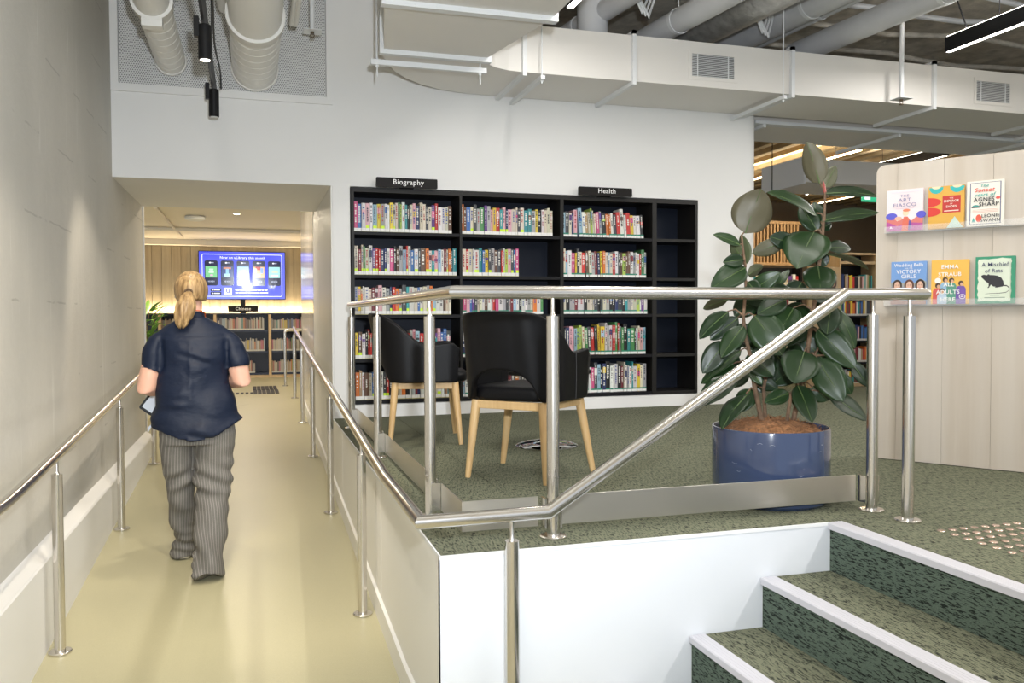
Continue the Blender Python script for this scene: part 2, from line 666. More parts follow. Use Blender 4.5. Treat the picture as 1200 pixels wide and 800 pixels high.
# tactile studs let into the carpet above the stair
stud = MB().lathe([(0.0155, 0), (0.0155, 0.002), (0.012, 0.0048), (0.0, 0.005)], 14).mesh('tactile_stud', M_tgsi)
for i in range(14):
    for j in range(14):
        o = bpy.data.objects.new('tactile_stud', stud)
        COL.objects.link(o)
        o.parent = carpet
        o.location = (1.871 + 0.052 * i, -0.242 - 0.0625 * j, 0.0)

# dark direction bars on the upper landing
bar_s = MB().box(-0.02, 0.02, -0.12, 0.12, 0, 0.006).mesh('tactile_bar', M_dark)
bar_l = MB().box(-0.026, 0.026, -0.33, 0.33, 0, 0.006).mesh('tactile_bar', M_dark)
for k in range(5):
    o = bpy.data.objects.new('tactile_bar', bar_s); COL.objects.link(o); o.parent = floor
    o.location = (-0.90 + 0.065 * k, 9.85, ZU)
for k in range(6):
    for r in range(2):
        o = bpy.data.objects.new('tactile_bar', bar_l); COL.objects.link(o); o.parent = floor
        o.location = (-0.59 + 0.06 * k - 0.01 * r, 10.0 + 0.72 * r, ZU)

# concrete wall with its painted kerb
b = MB().box(XW - 0.35, XW, -7.0, YO, -1.0, CEIL)
wl = struct(b, 'wall_left', M_conc, 'bare grey concrete wall beside the ramp', 'wall')
b = MB().box(XW - 0.36, XW + 0.012, YO, YO + 0.05, -0.6, 2.2)
struct(b, 'trim_1', M_white, 'white painted end trim where the concrete wall stops', 'trim')
b = MB()
yk = [-7.0, 0.7, 3.0, YO]
for i in range(3):
    a, c = yk[i], yk[i + 1]
    sec = lambda y: [(XW, y, fz(y) - 0.02), (-1.52, y, fz(y) - 0.02), (-1.52, y, -0.305), (-1.527, y, -0.295), (XW, y, -0.258)]
    p = sec(a) + sec(c)
    b.add(p, [(k, k + 5, (k + 1) % 5 + 5, (k + 1) % 5) for k in range(5)])
    if i == 0:
        b.add(sec(a), [(0, 1, 2, 3, 4)])
    if i == 2:
        b.add(sec(c), [(4, 3, 2, 1, 0)])
struct(b, 'baseboard_left', M_kerb, 'white painted kerb along the foot of the concrete wall', 'kerb', fixn=True)

# back wall: block with a rounded end, recess for the bookcase, head over the passage
RX0, RX1, RZ0, RZ1, RY = 0.150, 3.266, 0.105, 1.858, 4.46
XE = 3.90
b = MB()


def end_outline(y0, y1, x0):
    r = 0.12
    pts = [(x0, y0)]
    for k in range(9):
        a = -PI / 2 + (PI / 2) * k / 8
        pts.append((XE - r + r * math.cos(a), y0 + r + r * math.sin(a)))
    pts += [(XE, y1), (x0, y1)]
    return pts


b.prism(end_outline(YB, YO, RX1), 'z', RZ0, RZ1, smooth=True)
b.prism(end_outline(YB, YO, 0.013), 'z', RZ1, 3.0, smooth=True)
b.prism(end_outline(YB, YO, 0.013), 'z', -0.02, RZ0, smooth=True)
b.box(0.013, RX0, YB, YO, RZ0, RZ1)
b.box(0.0, 0.35, YB, YO, 3.0, CEIL)
b.box(0.0, 0.013, YB, YO, ZO, 3.0)
b.box(0.35, 1.25, YB, YO, 3.0, CEIL)
b.box(RX0, RX1, RY, YO, RZ0, RZ1)
b.box(XW, 0.0, YB + 0.0, YO, ZO, 2.50)
b.box(XW, 0.0, YB + 0.10, YO, 2.50, CEIL)
wb = struct(b, 'wall_back', M_white, 'white back wall with bookcase recess and passage opening', 'wall', sharp=30)

# perforated plenum panel above the passage
pan = MB()
px0, px1, pz0, pz1, ph = XW + 0.055, -0.03, 2.545, 3.55, 0.0165
nx, nz = int((px1 - px0) / ph), int((pz1 - pz0) / (ph * 0.87))
hr = 0.0047
for j in range(nz):
    zc = pz0 + (j + 0.5) * ph * 0.87
    for i in range(nx):
        xc = px0 + (i + 0.5) * ph + (ph / 2 if j % 2 else 0)
        hw, hh = ph / 2, ph * 0.87 / 2
        out = [(hw, 0), (hw, hh), (0, hh), (-hw, hh), (-hw, 0), (-hw, -hh), (0, -hh), (hw, -hh)]
        vs = [(xc + p, YB - 0.012, zc + q) for p, q in out]
        vs += [(xc + hr * math.cos(PI / 4 * k), YB - 0.012, zc + hr * math.sin(PI / 4 * k)) for k in range(8)]
        pan.add(vs, [(k, 8 + k, 8 + (k + 1) % 8, (k + 1) % 8) for k in range(8)])
t = thing('plenum_panel', 'perforated white metal panel above the passage opening', 'panel', (0, 0, 0))
pan.build('perforated_sheet', M_mesh, t)
fr = MB()
fr.box(XW + 0.002, 0.02, YB - 0.02, YB - 0.001, 2.49, pz0 + 0.004)
fr.box(XW + 0.002, px0, YB - 0.02, YB - 0.001, pz0 + 0.004, CEIL)
fr.box(px1 + 0.004, 0.02, YB - 0.02, YB - 0.001, pz0 + 0.004, CEIL)
fr.build('panel_frame', M_white, t)
MB().box(px0, px1, YB + 0.02, YB + 0.03, pz0, CEIL).build('plenum_shade_sheet', M_void, t)  # dark sheet standing in for the shade behind the holes

# ramp-side wall of the platform: lining panels over a core, then the passage reveal
b = MB()
b.box(0.006, 0.05, 0.02, YB, -1.0, -0.0085)
b.box(0.006, 3.6, YB, YO, -1.0, -0.02)
wr = struct(b, 'wall_right', M_panel_white, 'white lined side wall of the platform along the ramp', 'wall')


def lining(y0, y1, z1, mt=M_panel_white, nm='wall_panel', xp=0.0, parent=wr):
    mb = MB()
    ysx = [y0 + 0.0015] + [q for q in (0.7,) if y0 < q < y1] + [y1 - 0.0015]
    for a, c in zip(ysx[:-1], ysx[1:]):
        vs = [(xp, a, fz(a)), (xp, c, fz(c)), (xp, c, z1), (xp, a, z1)]
        vs += [(xp + 0.012, p[1], p[2]) for p in vs]
        mb.add(vs, [(3, 2, 1, 0), (4, 5, 6, 7), (0, 1, 5, 4), (1, 2, 6, 5), (2, 3, 7, 6), (3, 0, 4, 7)])
    return mb.build(nm, mt, parent, fixn=True)


for y0, y1 in ((0.0, 1.42), (1.423, 1.592), (1.595, 3.325), (3.328, YB)):
    lining(y0, y1, -0.006)
lining(YB, 5.41, ZO - 0.001)
lining(5.413, 6.2, ZO - 0.001)
for y0, y1 in ((6.2, 6.95), (6.953, 7.75), (7.753, 8.55)):
    lining(y0, y1, 2.199, M_gloss, 'gloss_panel', -0.004)
b = MB().box(0.012, 0.30, YO, 8.55, -0.6, 2.2)
b.box(0.012, 4.4, YO + 0.001, YO + 0.15, -0.6, 2.2)
struct(b, 'wall_right', M_panel_white, 'white passage wall with glossy lining beyond the opening', 'wall')
# sloping skirting along the ramp
b = MB()
yk = [0.0, 0.7, YB, 8.55]
for i in range(3):
    a, c = yk[i], yk[i + 1]
    sec = lambda y: [(-0.0, y, fz(y)), (-0.014, y, fz(y)), (-0.014, y, fz(y) + 0.115), (-0.0, y, fz(y) + 0.122)]
    p = sec(a) + sec(c)
    b.add(p, [(k, k + 4, (k + 1) % 4 + 4, (k + 1) % 4) for k in range(4)])
    if i == 0:
        b.add(sec(a), [(0, 1, 2, 3)])
    if i == 2:
        b.add(sec(c), [(3, 2, 1, 0)])
struct(b, 'baseboard_right', M_panel_white, 'pale sloping skirting at the foot of the platform side wall', 'baseboard', fixn=True)

# front fascia of the platform with its thin top edge trim
b = MB().box(0.0, XS + 0.012, 0.0, 0.03, ZL, -0.008)
struct(b, 'wall_front', M_fascia, 'white fascia closing the front of the carpeted platform', 'wall')
b = MB()
b.box(-0.002, XS, -0.004, 0.004, -0.012, 0.0005)
b.box(-0.002, 0.004, 0.0, YB, -0.012, 0.0005)
struct(b, 'trim_2', M_flange, 'thin metal edge strip round the platform carpet', 'trim')

# stair: each step has riser, tread and nosing
stairs = thing('stairs', 'carpeted steps with pale nosings rising to the platform', 'stairs', (0, 0, 0), kind='structure')
YS = -3.2
for i in range(4):
    xr = XS - GO * i
    zt = -RISE * i
    bt = max(ZL, zt - RISE)
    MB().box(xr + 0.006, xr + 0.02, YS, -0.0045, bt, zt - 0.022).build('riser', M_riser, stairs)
    nb = MB()
    nb.prism([(xr - 0.004, zt - 0.024), (xr + 0.058, zt - 0.012), (xr + 0.062, zt - 0.001), (xr + 0.060, zt + 0.0025), (xr, zt + 0.0025), (xr - 0.004, zt - 0.002)][::-1], 'y', YS, -0.0045)
    for q in range(3):
        nb.box(xr + 0.012 + q * 0.014, xr + 0.016 + q * 0.014, YS, -0.0045, zt + 0.0026, zt + 0.0033)
    nb.build('nosing', M_nosing, stairs, fixn=True)
    if i > 0:
        MB().box(xr + 0.062, XS - GO * (i - 1) + 0.006, YS, -0.0045, zt - 0.03, zt).build('tread', M_carpet, stairs)
MB().box(XS - 3 * GO + 0.02, XS + 0.01, YS, -0.006, ZL, -0.6).build('stair_core', M_fascia, stairs)

# ceilings
b = MB().box(XW - 0.35, 14.5, -7.0, 14.0, CEIL, CEIL + 0.2)
struct(b, 'ceiling', M_ins, 'sprayed grey ceiling slab above the ducts and pipes', 'ceiling')
b = MB().box(-6.0, 3.6, YO + 0.001, 13.6, 2.2, 2.6)
struct(b, 'ceiling', M_cream, 'low cream ceiling of the room beyond the passage', 'ceiling')
# board-marked wall of the far room, built of its boards
fw = thing('wall_far', 'warm board marked concrete wall behind the screen', 'wall', (0, 0, 0), kind='structure')
rng = random.Random(3)
x = -3.4
while x < 1.2:
    wd = rng.uniform(0.12, 0.19)
    d = rng.uniform(0.0, 0.012)
    MB().box(x + 0.002, x + wd - 0.002, 13.55 - d, 13.60, ZU, 2.2).build('board_strip', M_board, fw)
    x += wd
MB().box(-6.0, 3.6, 13.6, 13.7, ZU, 2.3).build('wall_core', M_board, fw)
b = MB().box(-6.0, 3.6, 13.28, 13.52, 2.10, 2.199)
struct(b, 'trim_3', M_cream, 'cream bulkhead strip above the board marked wall', 'trim')
# far walls of the library to the side
b = MB().box(4.2, 14.4, 13.0, 13.2, -0.6, CEIL)
struct(b, 'wall_far', M_drk_lib, 'dim far wall of the open library floor', 'wall')
b = MB().box(4.2, 14.4, 5.2, 13.0, -0.40, -0.28)
struct(b, 'floor', M_carpet, 'lower carpeted library floor beyond the platform', 'floor')
b = MB().box(14.3, 14.5, 2.5, 13.2, -0.6, CEIL)
struct(b, 'wall_side', M_drk_lib, 'dim side wall of the open library floor', 'wall')

# ================================================================== RAILS
R_T = 0.0235


def post(parent, x, y, z0, z_rail, r=0.0235, gap=0.062):
    p = MB()
    zt = z_rail - R_T - gap
    p.tube([(x, y, z0 + 0.010), (x, y, zt)], r, 20)
    o = p.build('post', M_steel, parent)
    MB().lathe([(0.050, 0), (0.050, 0.007), (0.046, 0.011), (0.026, 0.013)], 24, (x, y, z0)).build('base_flange', M_steel, o)
    MB().tube([(x, y, zt - 0.001), (x, y, zt + 0.012), (x, y, z_rail - 0.018)], [0.013, 0.0075, 0.0075], 12).build('saddle_stem', M_steel, o)
    return o


def end_dome(mb, p, d, r):
    p, d = Vector(p), Vector(d).normalized()
    mb.tube([p, p + d * r * 0.5, p + d * r * 0.86, p + d * r * 0.99], [r, r * 0.87, r * 0.5, r * 0.12], 16)


GX, GY, GZ = 0.0805, 0.114, 0.90
guard = thing('guardrail', 'stainless guardrail round the platform corner with steel kick plates', 'guardrail', (GX, GY, 0))
guard.location = (0, 0, 0)
mb = MB().tube([(GX, 3.50, GZ), (GX, GY, GZ), (1.90, GY, GZ)], R_T, 20)
end_dome(mb, (GX, 3.50, GZ), (0, 1, 0), R_T)
mb.build('top_rail', M_steel, guard, sharp=24)
for x, y in ((GX, 3.44), (GX, 2.08), (GX, 0.554), (0.449, GY), (1.853, GY)):
    post(guard, x, y, 0.0, GZ)


def plate(x0, x1, y0, y1):
    o = MB().box(x0, x1, y0, y1, 0.036, 0.146).build('kick_plate', M_plate, guard, bevel=0.0008)
    return o


KX, KY = 0.117, 0.158
plate(KX - 0.002, KX + 0.002, 2.125, 3.40)
plate(KX - 0.002, KX + 0.002, 0.60, 2.035)
# the corner plate is folded
MB().prism([(KX - 0.002, 0.51), (KX - 0.002, KY - 0.002), (0.405, KY - 0.002), (0.405, KY + 0.002), (KX + 0.002, KY + 0.002), (KX + 0.002, 0.51)],
           'z', 0.036, 0.146).build('kick_plate', M_plate, guard, fixn=True)
plate(0.493, 1.808, KY - 0.002, KY + 0.002)
for x0, y0, ax in ((GX, 3.40, 1), (GX, 2.08, 1), (GX, 0.554, 1), (0.449, GY, 0), (1.853, GY, 0)):
    cb = MB()
    for s in (-1, 1):
        if ax:
            cb.box(GX - 0.004, KX - 0.002, y0 + s * 0.03 - 0.004, y0 + s * 0.03 + 0.004, 0.036, 0.146)
        else:
            cb.box(x0 + s * 0.03 - 0.004, x0 + s * 0.03 + 0.004, GY - 0.004, KY - 0.002, 0.036, 0.146)
    cb.build('plate_bracket', M_steel, guard)

HX = -0.08


def rz(y, x=0):
    return fz(y) + 0.90


hand = thing('handrail', 'stainless handrail wrapping the platform corner from stair top to ramp head', 'handrail', (0, 0, 0))
path = [(1.935, HX, 0.895), (1.562, HX, 0.893), (0.362, HX, 0.143), (HX, HX, 0.141), (HX, 0.72, 0.146)]
path += [(HX, y, 0.145 + 0.0622 * (y - 0.72)) for y in (1.5, 3.0, 5.0, 7.0, 8.9)] + [(HX, 9.05, 0.665)]
mb = MB().tube(path, R_T, 20)
end_dome(mb, path[0], (1, 0, 0), R_T)
mb.build('rail', M_steel, hand, sharp=24)


def hz(y):
    return 0.145 + 0.0622 * (max(y, 0.72) - 0.72)


post(hand, 1.862, HX, 0.0, 0.895)
post(hand, 0.232, HX, ZL, 0.141, 0.0245)
for y in (1.543, 3.42, 5.326, 7.14, 9.0):
    post(hand, HX, y, fz(y), hz(y))

lr = thing('handrail', 'stainless handrail on posts along the concrete wall', 'handrail', (0, 0, 0))
LX = -1.462
pts = [(LX, -5.0, 0.145), (LX, 0.62, 0.145), (LX, 0.78, 0.15)] + [(LX, y, 0.145 + 0.0578 * (y - 0.7)) for y in (2.5, 4.5, 6.5, 7.45)]
MB().tube(pts, R_T, 20).build('rail', M_steel, lr)
for y in (-4.2, -2.3, -0.42, 1.468, 3.374, 5.351, 7.3):
    post(lr, LX, y, fz(y), fz(y) + 0.905)

ld = thing('handrail', 'stainless loop barrier on the upper landing before the far bookcase', 'handrail', (0, 0, 0))
za = ZU + 0.88
MB().tube([(-0.135, 11.0, ZU + 0.012), (-0.135, 11.0, za - 0.04), (-0.125, 11.0, za - 0.012), (-0.10, 11.0, za), (0.9, 11.0, za)], 0.021, 14).build('rail', M_steel, ld)
MB().lathe([(0.048, 0), (0.048, 0.010), (0.022, 0.013)], 20, (-0.135, 11.0, ZU)).build('base_flange', M_steel, ld)
post(ld, 0.75, 11.0, ZU, za)

# ================================================================== MAIN BOOKCASE (set into the back wall)
bc = thing('bookcase', 'long black bookcase recessed in the white wall under two topic signs', 'bookcase', (0, 0, 0))
FX = [(0.157, 0.181), (1.047, 1.069), (1.935, 1.966), (2.807, 2.849), (3.232, 3.258)]
SH = [0.138, 0.472, 0.830, 1.152, 1.500]
BF = YB - 0.012         # front edge
BBK = YB + 0.335        # back panel
BT = 1.815
for a, c in FX:
    o = MB().box(a, c, BF, BBK, 0.11, 1.852).build('upright', M_shelf_edge, bc, bevel=0.001)
MB().box(FX[0][1], FX[-1][0], BBK - 0.006, BBK, 0.11, 1.85).build('back_panel', M_shelf_back, bc)
BAYS = [(FX[i][1], FX[i + 1][0]) for i in range(4)]
for i, (a, c) in enumerate(BAYS):
    MB().box(a, c, BF, BBK - 0.006, BT, 1.852).build('top_panel', M_shelf_edge, bc)
    for k, z in enumerate(SH):
        MB().box(a + 0.001, c - 0.001, BF + 0.004, BBK - 0.006, z - (0.026 if k else 0.028), z).build('shelf', M_shelf_edge if i == 3 else M_shelf, bc)
# bookend left in the half empty compartment
MB().box(1.60, 1.72, YB + 0.10, YB + 0.26, 1.1525, 1.1545).build('shelf_bookend', M_shelf, bc)

# ---- books
PAL = [('white', (0.78, 0.77, 0.74)), ('cream', (0.72, 0.66, 0.52)), ('grey', (0.42, 0.42, 0.42)), ('red', (0.58, 0.035, 0.03)), ('orange', (0.75, 0.20, 0.03)),
       ('yellow', (0.80, 0.58, 0.05)), ('navy', (0.02, 0.035, 0.13)), ('blue', (0.05, 0.16, 0.45)), ('pale blue', (0.35, 0.52, 0.66)), ('teal', (0.04, 0.32, 0.34)),
       ('green', (0.08, 0.27, 0.09)), ('lime', (0.42, 0.60, 0.10)), ('purple', (0.14, 0.05, 0.26)), ('pink', (0.66, 0.10, 0.26)), ('rose', (0.70, 0.40, 0.44)),
       ('black', (0.012, 0.012, 0.014)), ('brown', (0.14, 0.07, 0.04)), ('tan', (0.50, 0.33, 0.18)), ('charcoal', (0.06, 0.065, 0.075)), ('maroon', (0.20, 0.02, 0.03))]
PD = dict(PAL)
WT = [28, 18, 9, 7, 3, 4, 6, 4, 6, 4, 3, 2, 3, 3, 5, 9, 4, 4, 7, 4]
ORD = ['first', 'second', 'third', 'fourth', 'fifth', 'sixth', 'seventh', 'eighth', 'ninth', 'tenth', 'eleventh', 'twelfth', 'thirteenth', 'fourteenth',
       'fifteenth', 'sixteenth', 'seventeenth', 'eighteenth', 'nineteenth', 'twentieth'] + ['twenty-' + q for q in
       ('first', 'second', 'third', 'fourth', 'fifth', 'sixth', 'seventh', 'eighth', 'ninth')] + ['thirtieth'] + ['thirty-' + q for q in
       ('first', 'second', 'third', 'fourth', 'fifth', 'sixth', 'seventh', 'eighth', 'ninth')] + ['fortieth']


def lum(c):
    return 0.3 * c[0] + 0.6 * c[1] + 0.1 * c[2]


def book_geo(mb, th, hh, dd, c, style, r, M):
    """one standing book, spine towards -y at y=0; origin at the spine's foot; M places it"""
    def bx(x0, x1, y0, y1, z0, z1, col):
        mb.box(x0, x1, y0, y1, z0, z1, 0, col, M)
    e = min(0.0025, th * 0.16)
    h = th / 2
    # boards and gently rounded spine in one shell, page block set back
    prof = [(-h, dd), (-h, 0.003), (-h * 0.55, 0.0006), (0, 0), (h * 0.55, 0.0006), (h, 0.003), (h, dd), (h - e, dd), (h - e, 0.006), (-h + e, 0.006), (-h + e, dd)]
    n = len(prof)
    vs = [tuple(M @ Vector((p, q, 0))) for p, q in prof] + [tuple(M @ Vector((p, q, hh))) for p, q in prof]
    mb.add(vs, [(i, (i + 1) % n, n + (i + 1) % n, n + i) for i in range(n)], 0, False, c)
    for o in (0, n):
        q = [(o + 0, o + 10, o + 9, o + 1), (o + 1, o + 9, o + 8, o + 5), (o + 1, o + 5, o + 4, o + 3, o + 2)][0:3]
        q.append((o + 5, o + 8, o + 7, o + 6))
        mb.add(vs, [tuple(t) if o else tuple(t[::-1]) for t in q], 0, False, c)
    bx(-h + e, h - e, 0.006, dd - 0.004, 0.004, hh - 0.004, (0.70, 0.65, 0.54))
    f = -0.0006
    wq = h * 0.86
    # shelf label round the foot of the spine
    if style == 'biography':
        bx(-h * 0.97, h * 0.97, f, 0.004, 0.004, 0.030, (0.80, 0.79, 0.76))
        bx(-h * 0.97, h * 0.97, f, 0.004, 0.0, 0.0042, (0.66, 0.62, 0.25))
        if r.random() < 0.22:
            bx(-wq, wq, f * 1.5, 0.003, 0.030, 0.052, (0.60, 0.85, 0.03))
    elif style == 'health':
        bx(-h * 0.97, h * 0.97, f, 0.004, 0.002, 0.022, (0.80, 0.80, 0.77))
        if r.random() < 0.8:
            bx(-h * 0.97, h * 0.97, f, 0.004, 0.022, 0.035, (0.02, 0.22, 0.14))
    # title block: a strip of short bars, and sometimes a contrasting band
    light_ink = lum(c) < 0.3
    ink = (0.78, 0.76, 0.70) if light_ink else r.choice([(0.03, 0.03, 0.04), (0.03, 0.03, 0.04), (0.35, 0.03, 0.03), (0.03, 0.06, 0.25)])
    k = r.random()
    if k < 0.35:
        z0 = hh * r.uniform(0.55, 0.7)
        bx(-wq, wq, f * 0.7, 0.003, z0, min(hh * 0.96, z0 + hh * r.uniform(0.08, 0.25)), r.choice(PAL)[1])
    z = hh * r.uniform(0.88, 0.95)
    lo = 0.065 + hh * r.uniform(0.0, 0.25)
    iw = wq * r.uniform(0.35, 0.62)
    while z > lo:
        ln = hh * r.uniform(0.02, 0.055)
        if r.random() < 0.78:
            bx(-iw, iw * r.uniform(0.4, 1), f, 0.003, z - ln, z, ink)
        z -= ln + 0.004


BAYNAME = ['under the Biography sign', 'between the two signs', 'under the Health sign']
ROWNAME = ['bottom shelf', 'second shelf from the floor', 'middle shelf', 'second shelf from the top', 'top shelf']
# (bay, row, x-start, x-end, style, heights)
COMP = [
    (0, 4, 0, 0.955, 'biography', (0.215, 0.25)), (1, 4, 0, 0.965, 'biography', (0.21, 0.25)), (2, 4, 0, 0.965, 'health', (0.20, 0.255)),
    (0, 3, 0, 0.985, 'biography', (0.205, 0.245)), (1, 3, 0, 0.62, 'biography', (0.215, 0.24)), (2, 3, 0, 0.965, 'health', (0.21, 0.255)),
    (2, 1, 0, 0.975, 'health', (0.225, 0.285)), (2, 0, 0.18, 0.975, 'health', (0.215, 0.285)), (2, 2, 0, 0.975, 'health', (0.20, 0.245)),
    (0, 1, 0, 0.93, 'biography', (0.20, 0.245)), (0, 0, 0, 0.97, 'biography', (0.21, 0.245)),
    (0, 2, 0, 0.94, 'biography', (0.21, 0.245)), (1, 2, 0, 0.87, 'health', (0.205, 0.24)), (1, 1, 0, 0.10, 'health', (0.21, 0.24)), (1, 0, 0, 0.85, 'health', (0.20, 0.24)),
]
rest = MB()
n_book = 0
BOOK_MAX = 291
for bi, (bay, row, s0, s1, style, (h0, h1)) in enumerate(COMP):
    r = random.Random(100 + bi)
    a, c = BAYS[bay]
    x = a + 0.003 + s0 * (c - a)
    xe = a + s1 * (c - a)
    k = 0
    lean = prev = 0.0
    while True:
        th = min(0.046, max(0.013, r.gauss(0.0245, 0.0068)))
        hh = r.uniform(h0, h1)
        if r.random() < 0.5:
            hh = h0 + (hh - h0) * 0.5
        nm, col = r.choices(PAL, WT)[0]
        jm = r.uniform(0.68, 0.98)
        jit = tuple(max(0.006, q * jm * r.uniform(0.95, 1.05)) for q in col)
        if style == 'health' and row == 4 and k > 4:
            lean = -math.radians(3.6)
        elif style == 'health' and row in (3, 1):
            lean = -math.radians(2.2) if 7 < k < 14 else 0.0
        else:
            lean = 0.0
        if lean and not prev:
            x += abs(math.sin(lean)) * hh + 0.001
        prev = lean
        if x + th + 0.002 > xe:
            break
        dd = r.uniform(0.14, 0.16)
        y0 = YB + r.uniform(0.028, 0.040)
        M = Matrix.Translation((x + th / 2, y0, SH[row] + 0.0012 + abs(math.sin(lean)) * th / 2)) @ Matrix.Rotation(lean, 4, 'Y')
        indiv = n_book < BOOK_MAX
        if indiv:
            mb = MB()
            book_geo(mb, th, hh, dd, jit, style, r, Matrix.Identity(4))
            o = mb.build('book', M_book, None, sharp=0)
            o.matrix_world = M
            tag(o, '%s spined book, %s along the %s %s' % (nm, ORD[k], ROWNAME[row], BAYNAME[bay]), 'book',
                'books on the %s %s' % (ROWNAME[row], BAYNAME[bay]))
            n_book += 1
        else:
            book_geo(rest, th, hh, dd, jit, style, r, M)
        x += th + r.uniform(0.0004, 0.0014) + (0.0022 if lean else 0)
        k += 1
o = rest.build('books', M_book, None, sharp=0)
tag(o, 'further tightly packed books on the lower black bookcase shelves behind chairs and rails', 'books', kind='stuff')

# ---- topic signs standing on the bookcase top
for body, x0, x1, z0, z1, ts in (('Biography', 0.352, 0.850, 1.853, 1.930, 0.058), ('Health', 2.085, 2.583, 1.853, 1.925, 0.058)):
    t = thing('shelf_sign', 'black sign reading %s standing over the bookcase' % body, 'sign', ((x0 + x1) / 2, YB - 0.07, z0))
    hw = (x1 - x0) / 2
    MB().prism([(p, q + (z1 - z0) / 2) for p, q in rrect(2 * hw, z1 - z0, 0.008)], 'y', 0.0, 0.022).build('sign_body', M_sign, t, fixn=True)
    MB().box(-0.06, 0.06, 0.0225, 0.06, -0.001, 0.004).build('sign_foot', M_sign, t)
    text(body, ts, (0.01, -0.0008, (z1 - z0) / 2 + 0.004), (PI / 2, 0, 0), M_signtext, t, bold=0.0003)

# ================================================================== CHAIRS
def chair_shell():
    NU, NV = 64, 14
    verts, faces = [], []
    zb = 0.395

    def plan(s):
        """s in [-1,1]; centre line of the shell in plan: arm, round back corner, back"""
        a, bk, rr = 0.268, -0.255, 0.16     # half width, rear, corner radius
        arm = 0.225 - (bk + rr)             # straight arm
        arc = PI / 2 * rr
        half_back = a - rr
        tot = arm + arc + half_back
        d = abs(s) * tot
        sg = 1 if s >= 0 else -1
        if d <= half_back:
            return sg * d, bk - 0.02 * (1 - (d / half_back) ** 2), d / tot, (0, -1)
        if d <= half_back + arc:
            t = (d - half_back) / rr
            return sg * (half_back + rr * math.sin(t)), bk + rr - rr * math.cos(t), d / tot, (sg * math.sin(t), -math.cos(t))
        e = d - half_back - arc
        return sg * a, bk + rr + e, d / tot, (sg, 0)

    for i in range(NU + 1):
        s = -1 + 2 * i / NU
        x, y, q, nrm = plan(s)
        # top line: high back, sweep down at the corner, arm, rounded front end
        zt = 0.835 - 0.006 * (q / 0.25) ** 2 if q < 0.25 else 0.829
        zt = zt - (0.829 - 0.635) * smoothstep(0.27, 0.68, q) + 0.012 * smoothstep(0.7, 0.9, q)
        zt -= 0.035 * smoothstep(0.93, 1.0, q)
        # lower line: arch cut out behind the seat
        q2 = abs(x) / 0.190
        lo = zb + (0.160 * math.sqrt(max(0.0, 1 - q2 ** 2.4)) if (q2 < 1 and y < 0) else 0.0)
        for j in range(NV + 1):
            f = j / NV
            z = lo + (zt - lo) * f
            fl = (z - 0.40) / 0.43
            out = 0.085 * fl * max(0.0, -nrm[1]) + 0.02 * fl * abs(nrm[0]) - 0.012 * (1 - fl) * 0
            inn = -0.035 * smoothstep(0.9, 1.0, q) * (1 - 0.3 * f)
            verts.append((x + nrm[0] * 0.010 * fl + (inn * (1 if x > 0 else -1)) * 0.5, y + nrm[1] * out * (1.0 if nrm[1] < 0 else 0.0) - 0.03 * smoothstep(0.9, 1.0, q) * (1 - f) * 0.6, z))
    for i in range(NU):
        for j in range(NV):
            a = i * (NV + 1) + j
            faces.append((a, a + NV + 1, a + NV + 2, a + 1))
    return verts, faces


def make_chair(label, loc, rz_):
    t = thing('tub_chair', label, 'chair', loc, rz_, 'black tub chairs on the platform')
    vs, fs = chair_shell()
    mb = MB().add(vs, fs, 0, True)
    o = mb.build('backrest_shell', M_leather, t, sharp=0)
    s = o.modifiers.new('thick', 'SOLIDIFY')
    s.thickness = 0.034
    s.offset = -1.0
    s2 = o.modifiers.new('round', 'BEVEL')
    s2.width = 0.011
    s2.segments = 3
    s2.limit_method = 'ANGLE'
    s2.angle_limit = math.radians(50)
    # seams down the arms
    sm = MB()
    for sg in (-1, 1):
        sm.tube([(sg * 0.2690, 0.02, 0.40), (sg * 0.2722, 0.02, 0.52), (sg * 0.2750, 0.012, 0.645)], 0.0016, 6)
    sm.build('seam', mat('leather_seam', (0.05, 0.05, 0.052), 0.5), t)
    # seat cushion
    cu = MB()
    out = rrect(0.455, 0.485, 0.10, 7)
    prof = [(0.0, 0.86), (0.007, 0.955), (0.018, 0.99), (0.042, 1.0), (0.060, 0.985), (0.070, 0.93), (0.076, 0.80), (0.079, 0.5), (0.080, 0.15)]
    rings = []
    for z, k in prof:
        rings.append([(p * k, q * (k if k < 0.9 else (k + 1) / 2) + 0.035, 0.392 + z - 0.0 * q) for p, q in out])
    cu.rings(rings)
    cu.build('seat_cushion', M_leather, t, sharp=0)
    # timber frame and legs
    fr = MB()
    fr.box(-0.20, 0.20, 0.185, 0.207, 0.352, 0.392)
    fr.box(-0.185, 0.185, -0.197, -0.175, 0.352, 0.392)
    for sg in (-1, 1):
        mbx = [(sg * 0.200, 0.19), (sg * 0.222, 0.19), (sg * 0.205, -0.18), (sg * 0.183, -0.18)]
        if sg < 0:
            mbx = mbx[::-1]
        fr.prism(mbx[::-1], 'z', 0.352, 0.392)
    fr.build('seat_frame', M_oak, t, bevel=0.003, fixn=True)
    for sx, sy, bx_, by_ in ((-1, 1, 0.272, 0.225), (1, 1, 0.272, 0.225), (-1, -1, 0.222, -0.222), (1, -1, 0.222, -0.222)):
        top = Vector((sx * (0.205 if sy > 0 else 0.19), 0.192 if sy > 0 else -0.185, 0.393))
        bot = Vector((sx * bx_, by_, 0.0))
        lg = MB().tube([bot, bot.lerp(top, 0.06), bot.lerp(top, 0.6), top], [0.0135, 0.0155, 0.0215, 0.0245], 14)
        lg.build('leg', M_oak, t)
    return t


